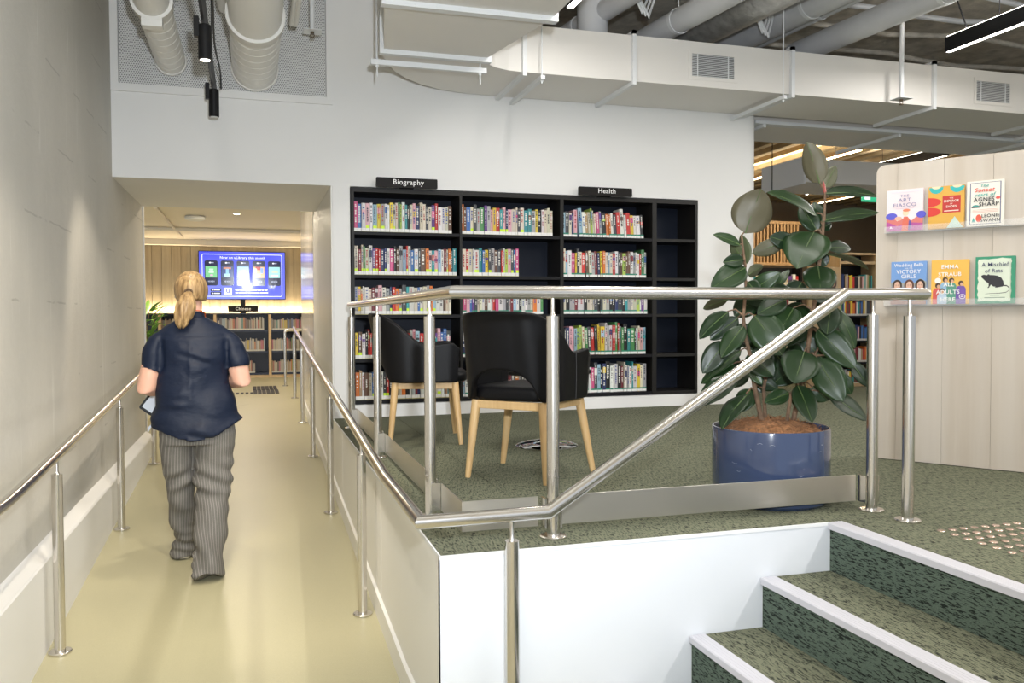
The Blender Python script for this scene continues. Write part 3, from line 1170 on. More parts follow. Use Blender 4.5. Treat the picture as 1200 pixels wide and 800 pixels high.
make_chair('black leather tub chair with its arched cut-out back to the guardrail post', (0.745, 1.345, 0.0), math.radians(-46))
make_chair('black leather tub chair seen side on, closest to the Biography books', (0.475, 2.735, 0.0), math.radians(-99))

# low table hidden behind the chair: polished dome base, column, top
t = thing('side_table', 'low round table with mirror polished disc base between the chairs', 'table', (1.15, 2.20, 0))
M_chrome = mat('mirror_chrome', (0.72, 0.72, 0.73), 0.05, 1.0)
MB().lathe([(0.192, 0), (0.195, 0.006), (0.185, 0.016), (0.13, 0.030), (0.06, 0.040), (0.03, 0.046), (0.0, 0.047)], 40).build('disc_base', M_chrome, t)
MB().tube([(0, 0, 0.04), (0, 0, 0.455)], 0.028, 20).build('column', M_black, t)
MB().lathe([(0.0, 0.455), (0.27, 0.455), (0.28, 0.462), (0.28, 0.476), (0.275, 0.48), (0.0, 0.48)], 48, cap=False).build('table_top', M_black, t)

# ================================================================== RUBBER PLANT
pc = (1.585, 0.440)
pot = thing('plant_pot', 'glossy scuffed blue round planter behind the guardrail', 'pot', (pc[0], pc[1], 0))
MB().lathe([(0.0, 0.004), (0.235, 0.0), (0.247, 0.012), (0.252, 0.10), (0.2525, 0.318), (0.250, 0.326), (0.244, 0.326), (0.241, 0.32), (0.240, 0.27), (0.0, 0.27)], 64, cap=False).build('pot_body', M_pot, pot)
M_scuff = mat('scuff', (0.30, 0.34, 0.42), 0.6)
rs = random.Random(5)
for k in range(16):
    a = rs.uniform(-2.9, -0.3)
    z = rs.uniform(0.10, 0.29)
    ln = rs.uniform(0.004, 0.028)
    pts = []
    for q in range(4):
        an = a + q * ln / 3 / 0.252 * 1.0
        pts.append((0.2527 * math.cos(an), 0.2527 * math.sin(an), z + 0.003 * math.sin(q * 1.3 + k)))
    MB().tube(pts, 0.0006, 4).build('scuff_mark', M_scuff, pot)
soil = MB()
N = 40
rings = []
for rr in (0.239, 0.20, 0.15, 0.10, 0.05, 0.005):
    rings.append([(rr * math.cos(2 * PI * k / N), rr * math.sin(2 * PI * k / N),
                   0.285 + 0.075 * (1 - (rr / 0.24) ** 2) ** 0.6 + 0.012 * noise.noise(Vector((rr * 30 * math.cos(2 * PI * k / N), rr * 30 * math.sin(2 * PI * k / N), 0))))
                  for k in range(N)])
soil.rings(rings, cap=False)
for k in range(420):      # loose coir fibres
    a = rs.uniform(0, 2 * PI)
    rr = 0.225 * math.sqrt(rs.random())
    z = 0.285 + 0.075 * (1 - (rr / 0.24) ** 2) ** 0.6
    p = Vector((rr * math.cos(a), rr * math.sin(a), z))
    d = Vector((rs.uniform(-1, 1), rs.uniform(-1, 1), rs.uniform(-0.1, 0.5))).normalized() * rs.uniform(0.012, 0.03)
    soil.tube([p, p + d * 0.5 + Vector((0, 0, 0.004)), p + d], 0.0009, 3, cap=False)
so = soil.build('coir_topping', M_coir, pot)
so['kind'] = 'stuff'

LEAVES = [(1.466, 0.461, 1.174, 1.507, 0.402, 1.36, 0.43, 0.884, 0.184, 0.161),
(1.783, 0.371, 1.389, 1.744, 0.41, 1.576, 0.771, 0.636, 0.029, 0.097),
(1.82, 0.391, 1.375, 1.888, 0.405, 1.474, 0.31, 0.889, -0.336, 0.06),
(1.8, 0.365, 1.352, 1.983, 0.257, 1.336, -0.225, -0.499, 0.837, 0.098),
(1.788, 0.365, 1.232, 2.014, 0.277, 1.266, -0.292, -0.415, 0.862, 0.113),
(1.771, 0.371, 1.258, 1.553, 0.419, 1.357, 0.18, -0.668, 0.722, 0.112),
(1.801, 0.412, 1.189, 1.761, 0.48, 1.309, -0.53, -0.801, 0.277, 0.083),
(1.828, 0.436, 1.211, 1.845, 0.497, 1.329, -0.6, -0.672, 0.434, 0.076),
(1.797, 0.382, 1.193, 1.86, 0.395, 1.223, 0.015, -0.924, 0.382, 0.045),
(1.743, 0.356, 1.182, 1.596, 0.27, 1.016, -0.39, -0.631, 0.671, 0.178),
(1.657, 0.381, 1.123, 1.552, 0.403, 1.156, -0.204, -0.979, 0.016, 0.071),
(1.638, 0.428, 1.134, 1.516, 0.485, 1.087, 0.41, 0.912, 0.03, 0.066),
(1.844, 0.397, 1.113, 1.979, 0.408, 1.116, 0.063, -0.885, 0.462, 0.062),
(1.824, 0.37, 1.088, 1.996, 0.316, 1.02, 0.357, -0.045, 0.933, 0.089),
(1.814, 0.415, 1.076, 1.839, 0.396, 1.034, -0.534, -0.843, 0.066, 0.061),
(1.752, 0.338, 1.033, 1.704, 0.255, 0.905, -0.388, -0.699, 0.601, 0.126),
(1.447, 0.465, 1.125, 1.334, 0.501, 1.171, -0.006, -0.79, 0.612, 0.059),
(1.463, 0.49, 1.071, 1.446, 0.539, 1.143, 0.767, 0.599, -0.228, 0.053),
(1.484, 0.482, 1.034, 1.484, 0.518, 1.172, 0.941, 0.328, -0.085, 0.066),
(1.45, 0.441, 1.057, 1.343, 0.431, 1.044, 0.069, -0.982, 0.178, 0.056),
(1.46, 0.437, 1.027, 1.272, 0.408, 0.932, -0.06, -0.913, 0.403, 0.1),
(1.491, 0.479, 0.992, 1.585, 0.504, 1.036, -0.273, 0.962, 0.033, 0.049),
(1.488, 0.446, 0.92, 1.575, 0.36, 0.999, -0.711, -0.703, 0.011, 0.071),
(1.616, 0.439, 0.932, 1.682, 0.453, 1.02, -0.735, -0.314, 0.601, 0.051),
(1.552, 0.427, 0.938, 1.663, 0.393, 0.927, -0.103, -0.606, 0.789, 0.054),
(1.474, 0.452, 0.961, 1.5, 0.4, 0.9, -0.664, -0.687, 0.294, 0.063),
(1.377, 0.458, 0.886, 1.263, 0.47, 0.846, -0.069, 0.885, 0.461, 0.056),
(1.39, 0.473, 0.834, 1.267, 0.507, 0.715, -0.646, -0.572, 0.506, 0.08),
(1.449, 0.486, 0.804, 1.334, 0.528, 0.707, -0.503, -0.832, 0.232, 0.072),
(1.437, 0.426, 0.771, 1.317, 0.406, 0.637, -0.501, -0.669, 0.549, 0.083),
(1.378, 0.473, 0.7, 1.28, 0.498, 0.562, -0.494, -0.847, 0.196, 0.093),
(1.458, 0.479, 0.661, 1.33, 0.535, 0.544, -0.709, -0.211, 0.673, 0.084),
(1.429, 0.486, 0.605, 1.302, 0.553, 0.513, -0.668, -0.397, 0.629, 0.078),
(1.403, 0.429, 0.553, 1.22, 0.429, 0.429, -0.459, -0.57, 0.682, 0.101),
(1.437, 0.396, 0.48, 1.271, 0.327, 0.344, -0.571, -0.2, 0.796, 0.103),
(1.484, 0.413, 0.815, 1.557, 0.312, 0.644, -0.549, -0.801, 0.236, 0.137),
(1.477, 0.441, 0.655, 1.541, 0.356, 0.554, -0.5, -0.791, 0.352, 0.116),
(1.46, 0.413, 0.582, 1.495, 0.369, 0.518, -0.499, -0.818, 0.286, 0.044),
(1.625, 0.383, 0.885, 1.481, 0.383, 0.823, -0.181, -0.891, 0.417, 0.085),
(1.643, 0.385, 0.475, 1.522, 0.39, 0.437, -0.161, -0.894, 0.418, 0.063),
(1.665, 0.39, 0.848, 1.581, 0.36, 0.749, -0.443, -0.684, 0.58, 0.101),
(1.81, 0.326, 0.855, 1.752, 0.277, 0.734, -0.543, -0.656, 0.525, 0.1),
(1.88, 0.377, 0.84, 1.962, 0.347, 0.666, 0.193, -0.948, 0.253, 0.09),
(1.764, 0.357, 0.755, 1.869, 0.237, 0.587, -0.552, -0.801, 0.232, 0.108),
(1.679, 0.328, 0.663, 1.568, 0.243, 0.532, -0.269, -0.687, 0.675, 0.151),
(1.75, 0.337, 0.625, 1.802, 0.232, 0.447, -0.631, -0.735, 0.25, 0.123),
(1.888, 0.366, 0.553, 1.931, 0.34, 0.463, -0.536, -0.844, -0.009, 0.061),
(1.655, 0.341, 0.515, 1.638, 0.216, 0.368, -0.352, -0.694, 0.628, 0.089),
(1.765, 0.391, 0.497, 1.826, 0.36, 0.438, -0.465, -0.885, -0.019, 0.079),
(1.83, 0.371, 0.471, 1.97, 0.282, 0.354, 0.001, -0.797, 0.604, 0.093),
(1.888, 0.403, 0.742, 1.988, 0.415, 0.748, -0.117, 0.993, 0.008, 0.053),
(1.959, 0.377, 0.604, 2.017, 0.335, 0.495, -0.365, -0.917, 0.158, 0.06),
(1.806, 0.395, 0.682, 1.88, 0.403, 0.646, 0.137, 0.868, 0.478, 0.057),
(1.606, 0.461, 0.868, 1.514, 0.542, 0.888, -0.657, -0.753, 0.026, 0.061),
(1.779, 0.438, 0.803, 1.659, 0.429, 0.683, -0.448, -0.738, 0.504, 0.099),
(1.802, 0.423, 0.551, 1.696, 0.456, 0.582, -0.303, -0.953, -0.017, 0.076),
(1.563, 0.522, 0.716, 1.658, 0.492, 0.696, -0.287, -0.957, 0.044, 0.084),
(1.535, 0.504, 0.545, 1.632, 0.452, 0.485, -0.418, -0.902, 0.109, 0.069),
(1.775, 0.421, 0.905, 1.928, 0.416, 0.879, -0.008, -0.987, 0.158, 0.072),
(1.492, 0.507, 0.907, 1.394, 0.558, 0.907, -0.445, -0.867, 0.222, 0.053),
(1.58, 0.522, 0.888, 1.634, 0.503, 0.804, -0.376, -0.926, -0.032, 0.077),
(1.761, 0.462, 0.715, 1.85, 0.41, 0.601, -0.51, -0.86, -0.009, 0.092),
(1.485, 0.521, 0.602, 1.393, 0.57, 0.621, -0.436, -0.88, 0.187, 0.076),
(1.631, 0.497, 0.6, 1.563, 0.493, 0.468, -0.513, -0.808, 0.291, 0.084),
(1.582, 0.559, 0.753, 1.492, 0.605, 0.687, -0.535, -0.831, 0.149, 0.101),
(1.655, 0.534, 0.656, 1.747, 0.502, 0.54, -0.4, -0.914, -0.068, 0.116),
(1.823, 0.484, 0.694, 1.717, 0.492, 0.599, -0.408, -0.83, 0.381, 0.116),
(1.78, 0.52, 0.752, 1.872, 0.489, 0.647, -0.401, -0.913, -0.08, 0.117),
(1.725, 0.539, 0.85, 1.849, 0.52, 0.771, -0.269, -0.943, -0.195, 0.109),
(1.532, 0.548, 0.58, 1.432, 0.576, 0.496, -0.498, -0.803, 0.328, 0.1),
(1.841, 0.477, 0.636, 1.932, 0.446, 0.539, -0.315, -0.949, 0.003, 0.109),
(1.65, 0.56, 0.772, 1.563, 0.562, 0.657, -0.527, -0.758, 0.385, 0.109),
(1.747, 0.503, 0.578, 1.642, 0.512, 0.503, -0.356, -0.845, 0.4, 0.101),
(1.584, 0.563, 0.889, 1.501, 0.606, 0.812, -0.556, -0.82, 0.134, 0.093),
(1.88, 0.47, 0.791, 1.984, 0.456, 0.693, -0.327, -0.919, -0.22, 0.101),
(1.696, 0.53, 0.927, 1.621, 0.55, 0.842, -0.497, -0.833, 0.242, 0.085),
(1.777, 0.486, 0.965, 1.72, 0.5, 0.88, -0.523, -0.826, 0.208, 0.085),
(1.497, 0.563, 0.715, 1.433, 0.6, 0.626, -0.625, -0.771, 0.125, 0.085),
(1.85, 0.462, 0.907, 1.904, 0.442, 0.802, -0.533, -0.838, -0.119, 0.093),
(1.516, 0.487, 0.489, 1.449, 0.462, 0.391, -0.508, -0.687, 0.52, 0.083),
(1.764, 0.433, 0.487, 1.697, 0.43, 0.413, -0.43, -0.798, 0.423, 0.076),
(1.883, 0.441, 0.579, 1.937, 0.422, 0.482, -0.368, -0.93, -0.019, 0.093)]
STEMS = [[(1.527, 0.417, 0.356), (1.51, 0.425, 0.438), (1.497, 0.431, 0.505), (1.484, 0.438, 0.625), (1.46, 0.449, 0.73), (1.454, 0.453, 0.812), (1.466, 0.453, 0.924), (1.464, 0.457, 1.036), (1.451, 0.465, 1.163)], [(1.678, 0.404, 0.42), (1.708, 0.398, 0.51), (1.739, 0.393, 0.641), (1.745, 0.384, 0.736), (1.755, 0.364, 0.885), (1.771, 0.363, 1.005), (1.787, 0.362, 1.128), (1.799, 0.362, 1.24), (1.804, 0.364, 1.352), (1.783, 0.372, 1.393)], [(1.576, 0.466, 0.387), (1.57, 0.471, 0.489), (1.603, 0.475, 0.621), (1.641, 0.468, 0.754), (1.618, 0.48, 0.906), (1.563, 0.478, 0.982)], [(1.62, 0.37, 0.417), (1.65, 0.383, 0.468), (1.743, 0.41, 0.546), (1.809, 0.404, 0.678), (1.865, 0.391, 0.81)]]


def leaf_mesh(mb, base, tip, nrm, width, seed):
    base, tip, nrm = Vector(base), Vector(tip), Vector(nrm)
    ax = tip - base
    L = ax.length
    ax.normalize()
    nrm = (nrm - ax * nrm.dot(ax)).normalized()
    sd = ax.cross(nrm).normalized()
    rr = random.Random(seed)
    droop = rr.uniform(0.03, 0.10) * L
    NL, NW = 12, 6
    fold = rr.uniform(0.05, 0.22)
    top, bot, colt = [], [], []
    for i in range(NL + 1):
        u = i / NL
        wv = width / 2 * (math.sin(PI * min(1, u ** 0.86)) ** 0.62) * (1 - 0.05 * u)
        if u > 0.93:
            wv = width / 2 * 0.30 * (1 - u) / 0.07 * 0.9 + 0.0006
        if i == 0:
            wv = 0.0025
        for j in range(-NW // 2, NW // 2 + 1):
            s = j / (NW / 2)
            off = sd * s * wv
            hgt = fold * abs(s) ** 1.3 * wv - droop * (4 * (u - 0.5) ** 2 - 0.25) * 0.8 + 0.03 * wv * math.sin(u * 9 + seed + s * 2)
            if j == 0:
                hgt -= 0.0015
            p = base + ax * (u * L) + off + nrm * hgt
            top.append(p)
            bot.append(p - nrm * 0.0011)
    W = NW + 1
    vs = top + bot
    n0 = len(top)
    def vc(i, j):
        return (1.0 if j in (2, 3) and False else 0.0, i / NL, 0)
    for i in range(NL):
        for j in range(NW):
            a = i * W + j
            mb.add([vs[a], vs[a + 1], vs[a + W + 1], vs[a + W]], [(0, 1, 2, 3)], 0, True, (0.0, (i + 0.5) / NL + 0.12 * abs(j - 2.5), 0))
            mb.add([vs[n0 + a], vs[n0 + a + 1], vs[n0 + a + W + 1], vs[n0 + a + W]], [(3, 2, 1, 0)], 1, True, (0.0, (i + 0.5) / NL, 0))
    # rim
    for i in range(NL):
        for e, fl in ((0, 1), (NW, 0)):
            a, c = i * W + e, (i + 1) * W + e
            q = [vs[a], vs[c], vs[n0 + c], vs[n0 + a]]
            mb.add(q, [(0, 1, 2, 3) if fl else (3, 2, 1, 0)], 0, True, (0.06, 0.5, 0))
    # raised midrib on both faces
    mid = [base + ax * (i / NL * L) + nrm * (-droop * (4 * (i / NL - 0.5) ** 2 - 0.25) * 0.8 - 0.0010 + 0.03 * 0) for i in range(NL + 1)]
    rad = [0.0026 * (1 - 0.75 * i / NL) + 0.0003 for i in range(NL + 1)]
    mb.tube([p - nrm * 0.0006 for p in mid], rad, 6, 0, False, False, (1.0, 0.5, 0), 1.0, up=tuple(nrm))
    return


plant = thing('rubber_plant', 'tall rubber plant with big dark glossy leaves in blue planter', 'plant', (pc[0], pc[1], 0.33))
inv = Vector((pc[0], pc[1], 0.33))
sb = None
stem_pts = []
for si, st in enumerate(STEMS):
    pts = [Vector(p) - inv for p in st]
    pts[0].z = min(pts[0].z, 0.02)
    n = len(pts)
    rad = [0.0115 * (1 - 0.62 * i / (n - 1)) for i in range(n)]
    if si > 1:
        rad = [q * 0.75 for q in rad]
    mb = MB().tube(pts, rad, 10)
    stem_pts.append((mb, pts))
lv = []
for i, d in enumerate(LEAVES):
    base, tip, nr, wd = Vector(d[0:3]) - inv, Vector(d[3:6]) - inv, d[6:9], d[9]
    best = None
    for mb, pts in stem_pts:
        for k in range(len(pts) - 1):
            for f in (0.0, 0.33, 0.66, 1.0):
                p = pts[k].lerp(pts[k + 1], f)
                dist = (p - base).length + 0.4 * max(0, p.z - base.z)
                if best is None or dist < best[0]:
                    best = (dist, p, mb)
    dist, p, mb = best
    mid = p.lerp(base, 0.5) + Vector((0, 0, 0.25 * min(dist, 0.08)))
    mb.tube([p, mid, base + (tip - base) * 0.02], [0.0042, 0.0034, 0.0028], 7)
    lv.append((base, tip, nr, wd))
for mb, pts in stem_pts:
    mb.build('stem', M_stem, plant)
for i, (base, tip, nr, wd) in enumerate(lv):
    mb = MB()
    leaf_mesh(mb, base, tip, nr, wd * 1.13, i)
    me = mb
    o = mb.build('leaf', [M_leaf_top, M_leaf_under], plant, sharp=0)
    bm = bmesh.new()
    bm.from_mesh(o.data)
    bmesh.ops.remove_doubles(bm, verts=bm.verts, dist=2e-5)
    bm.to_mesh(o.data)
    bm.free()
# red sheath at the top shoot
MB().tube([(Vector((1.803, 0.364, 1.35)) - inv), (Vector((1.798, 0.366, 1.385)) - inv), (Vector((1.795, 0.366, 1.40)) - inv)], [0.007, 0.006, 0.001], 8).build('bud_sheath', mat('bud_red', (0.30, 0.06, 0.05), 0.4), plant)

# ================================================================== DISPLAY PANEL WITH FACE-OUT BOOKS
PA = Vector((2.774, 1.18, 0.0))
PDIR = math.atan2(-0.83435, 0.55123)
PQ = math.pi / 2
disp = thing('display_wall', 'pale washed timber display wall with rounded corner and clear book ledges', 'display wall', PA, PDIR)
# local frame: +x along the face, -y towards the viewer
xs = [-0.012, 0.10, 0.335, 0.57, 0.78, 1.02, 1.26, 1.5]
PH = 1.650
for k in range(len(xs) - 1):
    a, c = xs[k] + (0.0006 if k else 0), xs[k + 1] - 0.0006
    if k == 0:
        r = 0.045
        poly = [(a, 0.004)] + [(c, 0.004), (c, PH)] + [(a + r - r * math.sin(q * PI / 12), PH - r + r * math.cos(q * PI / 12)) for q in range(7)]
    else:
        poly = [(a, 0.004), (c, 0.004), (c, PH), (a, PH)]
    MB().prism(poly, 'y', 0.0, 0.06).build('panel', M_ash, disp, fixn=True)
M_edge = mat('acrylic_edge', (0.72, 0.74, 0.75), 0.15, trans=0.4, ior=1.45)
for zl in (1.272, 0.868):
    lg = MB().prism([(0.0, zl - 0.004), (-0.038, zl - 0.004), (-0.038, zl + 0.030), (-0.0355, zl + 0.030), (-0.0355, zl), (0.0, zl)], 'x', 0.042, 1.4)
    o = lg.build('acrylic_ledge', M_acrylic, disp, fixn=True)
    MB().box(0.042, 1.4, -0.0385, -0.0005, zl - 0.0065, zl - 0.0042).build('ledge_edge', M_edge, disp)


def cover(label, s, zl, wd, ht, face_col, spine_col, art):
    t = thing('book', label, 'book', (0, 0, 0), 0, 'face-out books on the clear ledges')
    loc = PA + Vector((math.cos(PDIR), math.sin(PDIR), 0)) * s + Vector((math.sin(PDIR), -math.cos(PDIR), 0)) * 0.031
    t.location = (loc.x, loc.y, zl + 0.0008)
    t.rotation_euler = (math.radians(-2.4), 0, PDIR)
    d = 0.020
    mb = MB()
    mb.box(-wd / 2, wd / 2, 0, 0.0018, 0, ht, 0, face_col)
    mb.box(-wd / 2, wd / 2, d - 0.0018, d, 0, ht, 0, face_col)
    mb.box(-wd / 2, -wd / 2 + 0.0018, 0.0018, d - 0.0018, 0, ht, 0, spine_col)
    mb.build('jacket', M_book, t, sharp=0)
    MB().box(-wd / 2 + 0.002, wd / 2 - 0.003, 0.002, d - 0.002, 0.003, ht - 0.003).build('page_block', mat('paper', (0.74, 0.70, 0.60), 0.8), t)
    am = MB()
    lay = [0]

    def poly(pts, col):
        """flat print: points in 0..1 of the cover"""
        lay[0] += 1
        y = -0.00012 * lay[0]
        am.prism([((p - 0.5) * wd, q * ht) for p, q in pts], 'y', y, 0.001, 0, False, col)

    def ell(cx, cy, rx, ry, col, a0=0, a1=2 * PI, n=20):
        poly([(cx + rx * math.cos(a0 + (a1 - a0) * k / (n - (0 if a1 - a0 > 6.2 else 1))), cy + ry * math.sin(a0 + (a1 - a0) * k / (n - (0 if a1 - a0 > 6.2 else 1)))) for k in range(n)], col)

    def rect(x0, x1, y0, y1, col):
        poly([(x0, y0), (x1, y0), (x1, y1), (x0, y1)], col)

    def words(body, cx, cy, size, col, xs=1.0, bold=0.0, shear=0.0):
        key = 'ink_%02x%02x%02x' % tuple(int(255 * min(1, q)) for q in col)
        text(body, size * ht, ((cx - 0.5) * wd, -0.0042, cy * ht), (PI / 2, 0, 0), mat(key, col, 0.5), t, bold=bold, xs=xs, shear=shear)
    art(poly, ell, rect, words)
    am.build('cover_print', M_book, t, sharp=0, fixn=False, kind='stuff')
    return t


CREAM, WHT, NAVY, INK = (0.80, 0.76, 0.66), (0.85, 0.83, 0.80), (0.02, 0.03, 0.10), (0.015, 0.015, 0.02)


def art1(poly, ell, rect, words):
    poly([(0, 0), (1, 0), (1, 0.30), (0.85, 0.34), (0.7, 0.24), (0.45, 0.30), (0.3, 0.24), (0.12, 0.36), (0, 0.30)], (0.62, 0.18, 0.16))
    ell(0.14, 0.36, 0.16, 0.085, (0.10, 0.10, 0.55))
    ell(0.95, 0.37, 0.13, 0.085, (0.10, 0.09, 0.52))
    poly([(0, 0), (1, 0), (1, 0.16), (0.6, 0.20), (0.3, 0.12), (0, 0.24)], (0.42, 0.08, 0.30))
    ell(0.33, 0.30, 0.10, 0.05, (0.85, 0.42, 0.30))
    poly([(0.42, 0.0), (0.62, 0.0), (0.66, 0.24), (0.58, 0.34), (0.48, 0.34), (0.44, 0.2)], (0.66, 0.15, 0.10))
    poly([(0.60, 0.0), (0.68, 0.06), (0.68, 0.24), (0.62, 0.24)], (0.12, 0.08, 0.32))
    ell(0.53, 0.43, 0.085, 0.075, (0.86, 0.60, 0.42))
    ell(0.55, 0.49, 0.10, 0.035, (0.70, 0.22, 0.12))
    poly([(0.09, 0.07), (0.17, 0.07), (0.13, 0.13)], (0.80, 0.72, 0.86))
    INKB = (0.20, 0.20, 0.36)
    rect(0.12, 0.88, 0.925, 0.940, (0.72, 0.62, 0.70))
    words('THE', 0.5, 0.84, 0.085, INKB, 1.25)
    words('ART', 0.5, 0.735, 0.125, INKB, 1.2)
    words('FIASCO', 0.5, 0.615, 0.125, INKB, 1.2)
    rect(0.25, 0.75, 0.535, 0.542, (0.60, 0.45, 0.55))


def art2(poly, ell, rect, words):
    for x, c in ((0.22, (0.03, 0.42, 0.42)), (0.80, (0.03, 0.42, 0.42))):
        ell(x, 0.98, 0.20, 0.15, c, PI, 2 * PI)
        ell(x, 1.0, 0.13, 0.06, (0.75, 0.66, 0.45), PI, 2 * PI)
    ell(0.0, 0.63, 0.36, 0.11, (0.62, 0.04, 0.03), -PI / 2, PI / 2)
    ell(0.0, 0.40, 0.36, 0.11, (0.62, 0.04, 0.03), -PI / 2, PI / 2)
    rect(0.40, 0.90, 0.36, 0.76, (0.50, 0.035, 0.03))
    poly([(0.52, 0.0), (0.98, 0.0), (0.74, 0.27)], (0.50, 0.62, 0.56))
    words('THE', 0.65, 0.70, 0.045, CREAM)
    words('EMPEROR', 0.65, 0.63, 0.075, CREAM, 0.95, 0.0002)
    words('OF', 0.65, 0.565, 0.045, CREAM)
    words('SHOES', 0.65, 0.50, 0.075, CREAM, 0.95, 0.0002)
    rect(0.45, 0.85, 0.395, 0.415, CREAM)


def art3(poly, ell, rect, words):
    for q in ((0.08, 0.92, 0.04, 0.05), (0.08, 0.92, 0.95, 0.96), (0.08, 0.105, 0.04, 0.96), (0.895, 0.92, 0.04, 0.96)):
        rect(*q, (0.10, 0.12, 0.22))
    words('The', 0.47, 0.885, 0.095, (0.05, 0.38, 0.33), 1.1, 0.0002, 0.25)
    words('Sunset', 0.47, 0.79, 0.125, (0.72, 0.08, 0.05), 1.1, 0.0004, 0.25)
    words('years of', 0.48, 0.685, 0.105, (0.05, 0.38, 0.33), 1.1, 0.0003, 0.25)
    words('AGNES', 0.47, 0.575, 0.125, INK, 1.0, 0.0004)
    words('SHARP', 0.60, 0.47, 0.125, INK, 1.0, 0.0004)
    ell(0.24, 0.42, 0.10, 0.05, (0.05, 0.30, 0.27), 0, PI)
    rect(0.13, 0.36, 0.405, 0.425, INK)
    ell(0.84, 0.60, 0.06, 0.03, (0.70, 0.10, 0.08))
    for q in range(3):
        rect(0.16, 0.86, 0.355 - 0.028 * q, 0.364 - 0.028 * q, (0.70, 0.42, 0.36))
    ell(0.33, 0.17, 0.08, 0.085, (0.68, 0.10, 0.06))
    poly([(0.14, 0.09), (0.24, 0.09), (0.19, 0.20)], (0.10, 0.36, 0.34))
    words('LEONIE', 0.65, 0.215, 0.10, INK, 1.0, 0.0003)
    words('SWANN', 0.65, 0.115, 0.10, INK, 1.0, 0.0003)


def art4(poly, ell, rect, words):
    rect(0.0, 1.0, 0.0, 0.42, (0.30, 0.33, 0.38))
    poly([(0.0, 0.42), (1, 0.42), (1, 0.52), (0.82, 0.60), (0.7, 0.50), (0.3, 0.50), (0.2, 0.58), (0, 0.50)], (0.34, 0.36, 0.34))
    for x, h in ((0.18, (0.05, 0.03, 0.02)), (0.52, (0.11, 0.045, 0.03)), (0.83, (0.03, 0.015, 0.01))):
        ell(x, 0.44, 0.14, 0.14, h)
        ell(x, 0.43, 0.085, 0.10, (0.68, 0.42, 0.31))
        ell(x, 0.20, 0.17, 0.15, {0.18: (0.42, 0.16, 0.20), 0.52: (0.22, 0.30, 0.48), 0.83: (0.40, 0.30, 0.16)}[x])
        ell(x - 0.03, 0.45, 0.012, 0.009, INK)
        ell(x + 0.03, 0.45, 0.012, 0.009, INK)
        rect(x - 0.03, x + 0.03, 0.375, 0.387, (0.50, 0.10, 0.09))
    rect(0.0, 1.0, 0.0, 0.08, (0.35, 0.20, 0.16))
    words('Wedding Bells', 0.5, 0.91, 0.105, WHT, 0.95, 0.0002)
    words('FOR THE', 0.5, 0.835, 0.04, WHT)
    words('VICTORY', 0.5, 0.755, 0.125, WHT, 0.95, 0.0002)
    words('GIRLS', 0.5, 0.645, 0.125, WHT, 0.95, 0.0002)


def art5(poly, ell, rect, words):
    ell(0.18, 0.53, 0.085, 0.065, (0.80, 0.78, 0.74))
    ppl = [(0.18, 0.42, (0.60, 0.10, 0.09)), (0.38, 0.55, (0.28, 0.45, 0.62)), (0.55, 0.53, (0.10, 0.30, 0.22)), (0.80, 0.46, (0.16, 0.08, 0.36)), (0.30, 0.30, (0.45, 0.55, 0.66))]
    for x, y, c in ppl:
        poly([(x - 0.13, 0.0), (x + 0.13, 0.0), (x + 0.13, y - 0.12), (x + 0.08, y - 0.06), (x - 0.08, y - 0.06), (x - 0.13, y - 0.12)], c)
        ell(x, y, 0.07, 0.058, (0.06, 0.035, 0.025))
        ell(x + 0.02, y - 0.022, 0.042, 0.04, (0.62, 0.37, 0.24))
    ell(0.84, 0.165, 0.085, 0.055, WHT)
    ell(0.84, 0.165, 0.068, 0.042, (0.20, 0.10, 0.38))
    rect(0.80, 0.88, 0.155, 0.175, WHT)
    words('EMMA', 0.5, 0.835, 0.125, WHT, 1.0, 0.0004)
    words('STRAUB', 0.5, 0.665, 0.125, WHT, 1.0, 0.0004)
    words('ALL', 0.48, 0.435, 0.125, WHT, 1.0, 0.0004)
    words('ADULTS', 0.46, 0.265, 0.125, WHT, 1.0, 0.0004)
    words('HERE', 0.46, 0.095, 0.125, WHT, 1.0, 0.0004)


